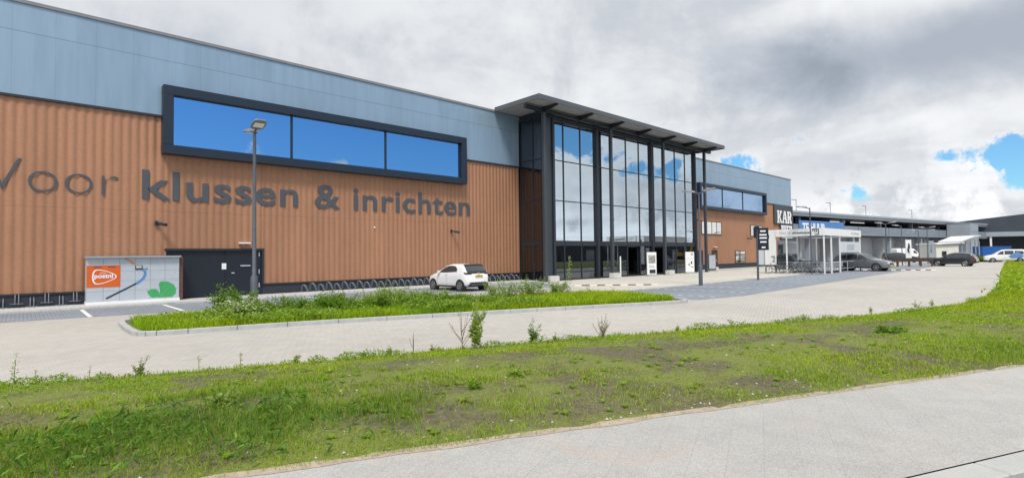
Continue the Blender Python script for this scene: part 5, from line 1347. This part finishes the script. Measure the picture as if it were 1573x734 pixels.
def verge_grass():
    n = 1050000
    a = -13+rng.random(n)**1.45*118; t = rng.random(n); b = t*far_b(a)
    x, y = verge_xy(a, b); d = depth_of(x, y); lat = x*_r.x+y*_r.y
    bear = lat/np.maximum(d, .1)
    keep = (d > 2.0) & (bear > -1.10) & (bear < 1.10)
    keep &= rng.random(n) < np.clip((7.5/np.maximum(d, 1))**.9, .10, 1)
    a, b, t, x, y, d = [q[keep] for q in (a, b, t, x, y, d)]
    z = verge_z(a, b)
    g = fbm(x, y, .85, 21, 4); g2 = fbm(x, y, 3.2, 31, 3)
    band = np.exp(-((t-.50)/.20)**2)*(1-np.clip((x-11)/6, 0, .8))         # worn earth along the middle of the verge
    edge = np.exp(-(t/.035)**2)*.55; sm = soil_mask(x, y)
    bare = np.clip((g-.455)*11, 0, 1)*np.clip(.5+band, 0, 1)+np.clip((band-.35)*1.6, 0, 1)*np.clip((g2-.42)*6, 0, 1)
    cover = np.clip(1.12-1.12*np.clip(bare, 0, 1)-edge, .06, 1)
    lush = np.exp(-(((x-1.2)/2.6)**2+((y-6.6)/1.3)**2))                    # long dark grass at the lower left
    lush = np.maximum(lush, .9*np.exp(-(((x-3.2)/1.3)**2+((y-5.6)/.7)**2)))
    lush2 = np.clip(fbm(x, y, .5, 77, 3)-.5, 0, .3)*2.2*np.clip(1-t*1.2, 0, 1)
    lush = np.clip(lush+lush2, 0, 1)
    cover = np.clip(cover+lush*.8, 0, 1)*(1-.90*sm)
    k = rng.random(len(x)) < cover*(.80+.20*np.clip(g2*1.6, 0, 1))
    a, b, t, x, y, z, d, g, g2, lush, cover = [q[k] for q in (a, b, t, x, y, z, d, g, g2, lush, cover)]
    n = len(x)
    bank = np.exp(-(((x-38)/11)**2+((y-.6)/2.6)**2))
    h = (.016+.034*rng.random(n)**1.6)*(.7+.7*g2)+lush*(.03+.12*rng.random(n))+bank*(.05+.32*rng.random(n)**2)
    h *= .7+.3*cover
    rim = np.exp(-((1-t)/.06)**2); h += rim*(.01+.10*rng.random(n)**3)
    w = (.0038+.003*rng.random(n))*np.clip(d/5.5, .9, 12); h = h*np.clip(d/30, 1, 3)
    lean = h*(.25+.85*rng.random(n))
    mix_ = np.clip((fbm(x, y, .42, 51, 3)-.30)*2.6, 0, 1)
    c = mixc(YG, MG, mix_*.75+.25*rng.random(n)); c = c*(1-lush[:, None]*.75)+DG[None]*lush[:, None]*.75
    dry = rng.random(n) < (.10+.22*(1-cover)); c[dry] = c[dry]*.35+ST_*.65
    far = np.clip((d-12)/18, 0, 1)[:, None]; c = c*(1-far*.4)+YG[None]*far*.4
    blades('verge_grass', x, y, z-.004, h, w, lean, jit(c))
    o = bpy.data.objects['verge_grass']; tag(o, 'short uneven grass growing over the earth verge', None, None, 'stuff')
verge_grass()
def long_weeds():
    """long leafy weeds in mounds at the lower left"""
    n = 15000; x = -3.5+7.5*rng.random(n); y = 4.2+4.6*rng.random(n); a = (x-OV.x)*EV.x+(y-OV.y)*EV.y; b = (x-OV.x)*NV.x+(y-OV.y)*NV.y
    w_ = np.maximum.reduce([np.exp(-(((x-.6)/1.7)**2+((y-6.35)/.65)**2)), .9*np.exp(-(((x-1.9)/.9)**2+((y-5.2)/.45)**2)), .8*np.exp(-(((x+1.8)/1.2)**2+((y-7.0)/.8)**2)), .5*np.exp(-(((x-.4)/.8)**2+((y-5.4)/.4)**2))])
    g = fbm(x, y, 1.9, 83, 3); k = (b > .12) & (rng.random(n) < w_*np.clip((g-.34)*5, 0, 1)); x, y, a, b, g, w_ = x[k], y[k], a[k], b[k], g[k], w_[k]; n = len(x)
    z = verge_z(a, b); top = (.05+.26*np.clip(g-.36, 0, .35)/.35*w_)*(.6+.8*vnoise(x, y, 4., 3))
    P_ = np.stack([x, y, z+.02+top*rng.random(n)**.6], 1); L_ = .05+.10*rng.random(n)
    c = jit(mixc(DG, np.array([.20, .33, .06]), np.clip(rng.random(n)**1.5+.25*(g-.4), 0, 1)), .2)
    V, F, C = leaf_arrays(P_, L_, L_*.20, rdir(n, .30), rng.normal(0, .5, (n, 3))+np.array([0, 0, 1.]), c, .05); o = np_mesh('long_weeds', V, F, None, C, 'weed_leaf')
    tag(o, 'long narrow leaved weeds growing thick at the lower left of the verge', None, None, 'stuff')
long_weeds()
def verge_leaves():
    """low broad leaved weeds scattered in the turf"""
    n = 2600; a = -9+rng.random(n)**1.3*42; t = .03+.94*rng.random(n)
    b = t*far_b(a); x, y = verge_xy(a, b); g = fbm(x, y, 1.1, 91, 3)
    k = rng.random(n) < np.clip((g-.40)*5, .08, 1); a, b, x, y = a[k], b[k], x[k], y[k]; z = verge_z(a, b)
    m_ = 7; n = len(x); s = .035+.06*rng.random(n)**2
    ang = (np.arange(m_)[None]*2*np.pi/m_+rng.random((n, 1))*6.28+rng.normal(0, .3, (n, m_))).ravel()
    P_ = np.repeat(np.stack([x, y, z+.012], 1), m_, 0); el = (.25+.5*rng.random(n*m_))
    D_ = np.stack([np.cos(ang), np.sin(ang), el], 1); N_ = np.tile([0, 0, 1.], (n*m_, 1))
    L_ = np.repeat(s, m_)*(.7+.6*rng.random(n*m_))
    c = mixc(MG, LG, np.repeat(rng.random(n), m_)*.8)
    V, F, C = leaf_arrays(P_, L_, L_*.42, D_, N_, jit(c, .12)); o = np_mesh('verge_weeds', V, F, None, C, 'weed_leaf')
    tag(o, 'small broad leaved weeds scattered through the verge grass', None, None, 'stuff')
verge_leaves()
def rim_growth():
    """uneven low growth where the turf meets the drive"""
    n = 26000; a = -12+48*rng.random(n); t = 1-.075*rng.random(n)**1.3; b = t*far_b(a); x, y = verge_xy(a, b); g = .6*fbm(a, a*0+2., .9, 19, 4)+.4*vnoise(a, a*0+7., 4., 29)
    k = rng.random(n) < np.clip((g-.40)*5, .03, 1); a, b, x, y, g = a[k], b[k], x[k], y[k], g[k]; n = len(x); z = verge_z(a, b); top = .03+.42*np.clip(g-.42, 0, .35)
    P_ = np.stack([x, y, z+top*rng.random(n)], 1); L_ = .025+.05*rng.random(n); c = jit(mixc(MG, LG, rng.random(n)), .2)
    V, F, C = leaf_arrays(P_, L_, L_*.32, rdir(n, .5), rng.normal(0, .6, (n, 3))+np.array([-.3, -.4, .7]), c); o = np_mesh('rim_growth', V, F, None, C, 'weed_leaf')
    tag(o, 'uneven low leafy growth along the verge edge beside the drive', None, None, 'stuff')
rim_growth()
def thatch():
    """dead stems lying on the bare earth"""
    n = 90000; a = -9+34*rng.random(n)**1.2; t = .02+.9*rng.random(n); b = t*far_b(a); x, y = verge_xy(a, b); sm = soil_mask(x, y); g = fbm(x, y, 1.7, 37, 3)
    k = rng.random(n) < np.clip(.10+.42*sm, 0, 1)*np.clip((g-.35)*5, .1, 1); a, b, x, y = a[k], b[k], x[k], y[k]; n = len(x); d = depth_of(x, y)
    c = jit(mixc(np.array([.10, .08, .05]), ST_, rng.random(n)), .25); gr = rng.random(n) < .35; c[gr] = jit(mixc(MG, YG, rng.random(int(gr.sum()))), .2)
    blades('thatch', x, y, verge_z(a, b)+.003, .008+.022*rng.random(n)**2, (.004+.003*rng.random(n))*np.clip(d/5.5, .9, 3), .03+.06*rng.random(n), c)
    tag(bpy.data.objects['thatch'], 'dead stems and stray blades lying on the bare earth of the verge', None, None, 'stuff')
thatch()
def pebbles():
    mb = MB()
    for _ in range(420):
        a = -8+random.random()**1.2*34; u = random.random(); t = .02+.10*u*u if random.random() < .45 else .1+.6*random.random(); b = t*float(far_b(a)); x, y = verge_xy(a, b); z = float(verge_z(np.array(a), np.array(b)))
        s = random.uniform(.008, .022)*(1.5 if random.random() < .12 else 1)
        q = [Vector((random.uniform(.7, 1.2)*ex, random.uniform(.7, 1.2)*ey, random.uniform(.5, .8)*ez))*s for ex, ey, ez in ((1,0,0),(-1,0,0),(0,1,0),(0,-1,0),(0,0,1),(0,0,-1))]
        mb.add([(x+v.x, y+v.y, z+.006+v.z) for v in q], [(0,2,4),(2,1,4),(1,3,4),(3,0,4),(2,0,5),(1,2,5),(3,1,5),(0,3,5)])
    o = mb.build('pebbles', 'stone'); tag(o, 'pale pebbles and chips strewn over the verge', None, None, 'stuff')
pebbles()
# sandy soil spilling over the pavement edge
sp_ = []; 
for a in np.arange(-4, 14, .12): sp_.append((a, (-.01+.13*float(fbm(np.array(a), np.array(3.), 1.6, 5, 4)))*(1 if a < 4 else .55)))
mbs = MB(); P_ = []
for a, q in sp_:
    p0, p1 = L2(a, .10), L2(a, -q+.02); P_.append([(p0[0], p0[1], .130), (p1[0], p1[1], .1235)])
mbs.grid(P_); P('sandy_soil', (.36, .295, .225), .95, 0, .25, 12); o = mbs.build('spilled_soil', 'sandy_soil'); tag(o, kind='structure')

# ---- island planting
isl = np.array(ISL)
def inside(x, y, poly):
    r = np.zeros(len(x), bool); j = len(poly)-1
    for i in range(len(poly)):
        xi, yi = poly[i]; xj, yj = poly[j]
        c = ((yi > y) != (yj > y)) & (x < (xj-xi)*(y-yi)/(yj-yi+1e-12)+xi); r ^= c; j = i
    return r
def shrink(k): return [(cx+(x-cx)*(1-k*.35), cy+(y-cy)*(1-k)) for x, y in ISL]
n = 150000; x = 2+19*rng.random(n); y = 10.4+10.2*rng.random(n); k = inside(x, y, shrink(.09)); x, y = x[k], y[k]; n = len(x)
g = fbm(x, y, .6, 13, 4); g2 = fbm(x, y, 2.3, 17, 3); d = depth_of(x, y)
right = np.clip((x-11)/5, 0, 1)
h = .08+.20*rng.random(n)*(.5+g2)+.10*right*rng.random(n)+.22*np.clip(g-.45, 0, 1)*(1-right)
c = mixc(YG*.95, MG, np.clip((fbm(x, y, .5, 23, 3)-.35)*3, 0, 1)*(1-.6*right)); c = jit(c)
blades('island_grass', x, y, np.full(n, .07), h, (.008+.006*rng.random(n))*np.clip(d/14, .8, 2), h*(.3+.8*rng.random(n)), c)
tag(bpy.data.objects['island_grass'], 'lush green grass filling the kerbed island', None, None, 'stuff')
def bush(name, label, loc, r, h, n, leaf, c0, c1, flowers=0, group=None, fcol='flower_white', tall=0):
    """clump of many stems; leaves crowd on the stems, uneven outline"""
    t = thing(name, label, 'plant', loc, 0, group); n = int(n*2.4); leaf *= 1.1; ns = max(7, int(r*34)); stems = MB(); P_, D_, L_ = [], [], []; tips = []
    for i in range(ns):
        a = random.random()*6.28; q = r*math.sqrt(random.random())*.75; hh = h*random.uniform(.55, 1.08)*(1-.35*(q/r)**2); ln = random.uniform(.05, .35)*r
        p0 = Vector((math.cos(a)*q*.6, math.sin(a)*q*.6, 0)); p2 = Vector((math.cos(a)*(q+ln), math.sin(a)*(q+ln), hh)); p1 = p0.lerp(p2, .5)+Vector((0, 0, .06*h))
        stems.tube([p0, p1, p2], [.008, .006, .003], 4, False); tips.append(p2)
        for k in range(max(3, n//ns)):
            u = random.random()**.7; p = (p0.lerp(p1, u*2) if u < .5 else p1.lerp(p2, u*2-1))
            P_.append(p+Vector((random.gauss(0, .11*r), random.gauss(0, .11*r), random.gauss(0, .03)))); dd = Vector((random.gauss(0, 1), random.gauss(0, 1), random.gauss(.35, .5))); D_.append(dd); L_.append(leaf*random.uniform(.6, 1.3)*(1.15-.45*u))
    stems.build('stem', 'bark', t, world=False)
    P_, D_, L_ = np.array(P_), np.array(D_), np.array(L_); N_ = rng.normal(0, .5, P_.shape)+np.array([0, 0, 1.])
    c = jit(mixc(np.array(c0), np.array(c1), rng.random(len(P_))), .2)
    V, F, C = leaf_arrays(P_, L_, L_*.45, D_, N_, c); np_mesh('leaves', V, F, None, C, 'weed_leaf', t)
    if flowers:
        f = MB()
        for i in range(flowers):
            p = random.choice(tips)+Vector((random.gauss(0, .07), random.gauss(0, .07), random.uniform(-.12, .06)))
            for k in range(5):
                a = 6.28*k/5+random.random(); s = random.uniform(.022, .038); q = Vector((math.cos(a)*s, math.sin(a)*s, random.uniform(-.008, .012)))
                e = Vector((-q.y, q.x, 0))*.5; f.add([p, p+q*.6+e, p+q*1.3, p+q*.6-e], [(0, 1, 2, 3)])
        tag(f.build('flowers', fcol, t, world=False), kind='stuff')
    return t
G1, G2, G3 = (.20, .33, .045), (.12, .23, .03), (.29, .40, .075)
bush('bush', 'green bush at the left end of the planted island behind the flowers', (5.2, 19.2, .07), .75, 1.0, 900, .10, G1, G2)
bush('flowering_bush', 'low bush with clusters of small white flowers left of the tall lamp post', (5.15, 18.0, .07), .85, .62, 800, .09, G1, G3, 320)
bush('bush', 'spreading green bush right at the foot of the tall lamp post', (6.7, 18.4, .07), .8, .62, 800, .09, G1, G2, 40)
bush('bush', 'leafy bush in the island below the middle of the bold lettering', (7.9, 17.4, .07), .8, .75, 800, .10, G1, G2)
bush('bush', 'broad light green bush in the middle of the island left of the white car', (9.6, 16.9, .07), 1.0, .85, 1100, .10, G1, G3)
bush('bush', 'rounded green bush in the island between lamp post and white car', (11.3, 16.3, .07), 1.0, .72, 1000, .10, G2, G3)
bush('bush', 'low pale leaved bush in front of the white car, nearer the kerb', (12.6, 15.4, .07), .7, .5, 600, .08, G1, G3, 30)
bush('flowering_bush', 'loose weed clump with cream flowers just below the white car', (14.6, 16.4, .07), .9, .85, 750, .08, G1, G3, 150)
bush('flowering_bush', 'second loose clump with cream flowers below the right end of the white car', (16.3, 16.4, .07), .7, .8, 600, .08, G1, G3, 90)
bush('bush', 'small bright green bush right of the white car', (17.9, 16.3, .07), .6, .7, 500, .08, G1, G3, 30)
# leafy undergrowth: fills the left two thirds of the island up to the kerb
n = 60000; x = 2.2+13.5*rng.random(n); y = 12+8.6*rng.random(n); k = inside(x, y, shrink(.13)); x, y = x[k], y[k]
g = fbm(x, y, .75, 41, 3); k = rng.random(len(x)) < np.clip((g-.36)*6, .04, 1)*np.clip((15-x)/3, .0, 1)*np.clip((x-3.3)/1.2, .1, 1); x, y, g = x[k], y[k], g[k]; n = len(x)
top_ = (.16+.62*np.clip(g-.38, 0, .4))*(.7+.6*vnoise(x, y, 2.6, 8)); P_ = np.stack([x, y, .08+top_*(.35+.65*rng.random(n)**.5)], 1); L_ = .06+.08*rng.random(n)
c = jit(mixc(np.array(G1), np.array(G3), np.clip(fbm(x, y, 1.3, 61, 2)*1.6-.4+.4*rng.random(n), 0, 1)), .2)
V, F, C = leaf_arrays(P_, L_, L_*.5, rdir(n, .4), rng.normal(0, .5, (n, 3))+np.array([0, 0, 1.]), c); o = np_mesh('island_undergrowth', V, F, None, C, 'weed_leaf')
tag(o, 'low bright leafy weeds covering the left part of the kerbed island', None, None, 'stuff')
def stalk(label, loc, H, n_leaf, leaf, c0, c1, spread=.05, branches=0, bare=False, flowers=0, name='weed', fcol='flower_white'):
    t = thing(name, label, 'plant', loc, random.random()*6)
    st = MB(); P_, D_, L_ = [], [], []; axes = []
    bend = Vector((random.uniform(-.08, .08), random.uniform(-.08, .08), 0))*H
    main = [Vector((0, 0, -.03)), Vector((0, 0, H*.45))+bend*.3, Vector((0, 0, H))+bend]; axes.append((main, 1.))
    for i in range(branches):
        u = random.uniform(.05, .5); p = main[0].lerp(main[1], u*2) if u < .5 else main[1]; a = random.random()*6.28; ln = H*random.uniform(.35, .75); sp2 = random.uniform(.25, .7)
        q = p+Vector((math.cos(a)*ln*sp2, math.sin(a)*ln*sp2, ln*.9)); axes.append(([p, p.lerp(q, .5)+Vector((math.cos(a), math.sin(a), 0))*ln*.06, q], .7))
    for ax, k in axes:
        st.tube(ax, [.0075*k*(H/.6)**.5, .006*k, .0025], 5, False)
        for j in range(int(n_leaf*k)):
            u = .08+.92*random.random(); p = ax[0].lerp(ax[1], u*2) if u < .5 else ax[1].lerp(ax[2], u*2-1)
            a = random.random()*6.28; q = random.random()*.05*H; P_.append(p+Vector((math.cos(a)*q, math.sin(a)*q, 0))); D_.append(Vector((math.cos(a), math.sin(a), random.uniform(.1, 1.1)))); L_.append(leaf*(1.25-.8*u)*random.uniform(.6, 1.25))
    st.build('stem', 'bark' if bare else 'stem_green', t, world=False)
    if P_:
        P_, D_, L_ = np.array(P_), np.array(D_), np.array(L_); c = jit(mixc(np.array(c0), np.array(c1), rng.random(len(P_))), .18)
        V, F, C = leaf_arrays(P_, L_, L_*.36, D_, rng.normal(0, .55, P_.shape)+np.array([-.35, -.45, .7]), c); np_mesh('leaves', V, F, None, C, 'weed_leaf', t)
    if flowers:
        f = MB()
        for i in range(flowers):
            ax = random.choice(axes)[0]; p = ax[1].lerp(ax[2], random.uniform(.2, 1.05))+Vector((random.gauss(0, .02), random.gauss(0, .02), 0)); s = random.uniform(.007, .013)
            f.add([p+Vector((s,0,0)), p+Vector((0,s,0)), p+Vector((-s,0,0)), p+Vector((0,-s,0)), p+Vector((0,0,s)), p+Vector((0,0,-s))], [(0,1,4),(1,2,4),(2,3,4),(3,0,4),(1,0,5),(2,1,5),(3,2,5),(0,3,5)])
        f.build_each('flower', fcol, t, world=False)
    return t
P('stem_green', (.20, .28, .08), .7); P('dry_flower', (.42, .36, .22), .9)
DRY0, DRY1 = (.30, .28, .14), (.38, .34, .20)
stalk('tall leafy weed stalk rising from the island before the near corner of the glass hall', (18.3, 16.0, .07), 1.75, 95, .15, G1, G3, flowers=30)
stalk('shorter leafy weed in the island left of the tall stalk', (17.0, 16.6, .07), .9, 50, .10, G1, G3, branches=3)
stalk('small weed with brown seed heads in the island right of the tall stalk', (18.9, 15.3, .07), .55, 20, .07, G1, G3, branches=5, flowers=26, fcol='dry_flower')
stalk('thin weed with pale heads near the right tip of the island', (19.5, 14.4, .07), .5, 14, .06, G1, G3, branches=4, flowers=18)
stalk('leafy weed standing in the island before the white car bumper', (15.1, 16.9, .07), 1.0, 60, .11, G1, G3, branches=2)
stalk('leafy weed in the island below the right rear lamp of the white car', (16.6, 17.0, .07), 1.05, 60, .11, G1, G3, branches=2)
# weeds along the far edge of the verge
ed = lambda a_, t=.965: (verge_xy(a_, t*float(far_b(a_)))[0], verge_xy(a_, t*float(far_b(a_)))[1], float(verge_z(np.array(a_), np.array(t*float(far_b(a_))))))
def at_edge(x, y): return float((Vector((x, y, 0))-OV).dot(EV))
def edge_loc(px_x, px_y, t=.965): return ed(at_edge(px_x, px_y), t)
stalk('tall bushy weed with thick green leaves at the verge edge below the white car', edge_loc(6.62, 7.95), .98, 210, .10, (.34, .45, .10), (.42, .50, .18), branches=4, flowers=20)
stalk('bare brown branching weed beside the tall bushy weed at the verge edge', edge_loc(6.36, 8.02), .92, 4, .04, DRY0, DRY1, branches=8, bare=True, flowers=26, fcol='dry_flower')
stalk('dark green upright weed at the verge edge, a little right of the middle', edge_loc(7.9, 7.5), .54, 70, .085, G1, G2, branches=3)
stalk('dry pale twiggy weed at the verge edge right of the dark green one', edge_loc(9.55, 7.0), .50, 46, .035, DRY0, DRY1, branches=13, bare=True, flowers=50, fcol='dry_flower')
stalk('leafy weed at the left end of the verge edge with pale top', edge_loc(-.13, 10.99), .5, 46, .07, G1, G3, flowers=14)
stalk('small dark headed weed just right of the leftmost verge weed', edge_loc(.12, 10.9), .22, 10, .04, G2, G2, flowers=14, fcol='dry_flower')
stalk('thin dry weed between the two leftmost leafy verge weeds', edge_loc(.75, 10.65), .22, 8, .04, DRY0, DRY1, flowers=9, fcol='dry_flower')
stalk('bushy weed with reddish stems on the verge edge below the parcel locker door', edge_loc(1.38, 10.4), .30, 46, .05, DRY0, G3, branches=5, flowers=18, fcol='dry_flower')
stalk('thin upright weed with seed head left of the lamp post on the verge edge', edge_loc(2.15, 10.05), .26, 10, .04, DRY0, G3, flowers=12, fcol='dry_flower')
stalk('thin curved weed with pale head below the lamp post on the verge edge', edge_loc(2.75, 9.85), .26, 10, .05, DRY0, G3, flowers=10, fcol='dry_flower')
stalk('faint grey stem of a dry weed on the verge edge left of the bushy one', edge_loc(5.45, 8.45), .42, 0, .03, DRY0, DRY1, branches=3, bare=True)
for i, (xx, yy, hh, lb) in enumerate(((4.55, 8.75, .15, 'low leafy weed on the verge edge below the island bush'), (5.0, 8.62, .2, 'broad leaved low weed on the verge edge left of the faint stem'), (5.8, 8.3, .16, 'low weed on the verge edge right of the faint stem'),
                                      (8.4, 7.3, .2, 'low weed between the dark green and the dry twiggy weed'), (11.6, 6.3, .18, 'low weed on the verge edge below the lamp post of the lot'), (13.2, 5.7, .2, 'leafy low weed on the verge edge before the parking lot'),
                                      (15.6, 4.9, .22, 'low weed on the verge edge where the drive narrows'), (18.3, 4.1, .26, 'leafy weed on the verge edge where the grass curves away'), (20.6, 3.4, .36, 'upright weed on the curved verge edge at right'),
                                      (21.8, 3.3, .3, 'pair of leafy stems on the curved verge edge at far right'), (3.5, 9.3, .16, 'low weed on the verge edge right of the lamp post'))):
    stalk(lb, edge_loc(xx, yy, .975), hh*1.0, 26, .07, G3, LG, branches=2)
bush('weed', 'clump of long pale leaves in the long grass at the lower left', verge_xy(-.3, 1.9)+(float(verge_z(np.array(-.3), np.array(1.9))),), .20, .12, 34, .11, G3, (.30, .37, .12))
bush('weed', 'leafy green clump in the turf near the pavement edge, centre', verge_xy(2.6, 1.7)+(float(verge_z(np.array(2.6), np.array(1.7))),), .15, .07, 50, .07, G1, G3)
bush('weed', 'pale broad leaved clump in the middle of the verge right of centre', verge_xy(3.4, 2.1)+(float(verge_z(np.array(3.4), np.array(2.1))),), .18, .07, 50, .08, G3, LG)
bush('weed', 'green leafy clump on the right part of the verge beside bare soil', verge_xy(12.0, 2.6)+(float(verge_z(np.array(12.0), np.array(2.6))),), .35, .13, 120, .09, G1, G2)
# tall growth on the bank at the right
n = 9000; x = 27+26*rng.random(n); y = -2.5+6*rng.random(n); a = (x-OV.x)*EV.x+(y-OV.y)*EV.y; b = (x-OV.x)*NV.x+(y-OV.y)*NV.y
k = (b > 2) & (b < far_b(a)-.15) & (rng.random(n) < np.clip(np.exp(-(((x-38)/9)**2+((y-.7)/2.2)**2))*1.4, 0, 1)); x, y, a, b = x[k], y[k], a[k], b[k]; n = len(x); z = verge_z(a, b)
P_ = np.stack([x, y, z+.05+.50*rng.random(n)], 1); L_ = .12+.20*rng.random(n); c = jit(mixc(np.array(G1), YG*1.1, rng.random(n)), .2)
V, F, C = leaf_arrays(P_, L_, L_*.30, rdir(n, .25), rng.normal(0, .5, (n, 3))+np.array([0, 0, 1.]), c); o = np_mesh('bank_growth', V, F, None, C, 'weed_leaf')
tag(o, 'tall leafy weeds covering the bank at the right edge', None, None, 'stuff')
# rough planting before the container and the black suv
n = 5000; s = rng.random(n); px = 1478+60*s; dp = 84+6*rng.random(n); l = (px-786.5)/816*dp
x = math.cos(_phi)*dp+math.sin(_phi)*l; y = math.sin(_phi)*dp-math.cos(_phi)*l
P_ = np.stack([x, y, .1+1.1*rng.random(n)*(.4+.6*vnoise(x, y, .6, 5))], 1); L_ = .25+.2*rng.random(n)
red = (np.abs(s-.78) < .10) & (rng.random(n) < .6); c = jit(mixc(np.array(G2), np.array((.14, .15, .06)), rng.random(n)), .2); c[red] = np.array((.20, .05, .03))*(1+.2*rng.normal(0, 1, (red.sum(), 1)))
V, F, C = leaf_arrays(P_, L_, L_*.5, rdir(n), rng.normal(0, .5, (n, 3))+np.array([0, 0, 1.]), np.clip(c, .005, 1)); o = np_mesh('rough_planting', V, F, None, C, 'weed_leaf')
tag(o, 'rough green and reddish planting behind the black suv', None, None, 'stuff')
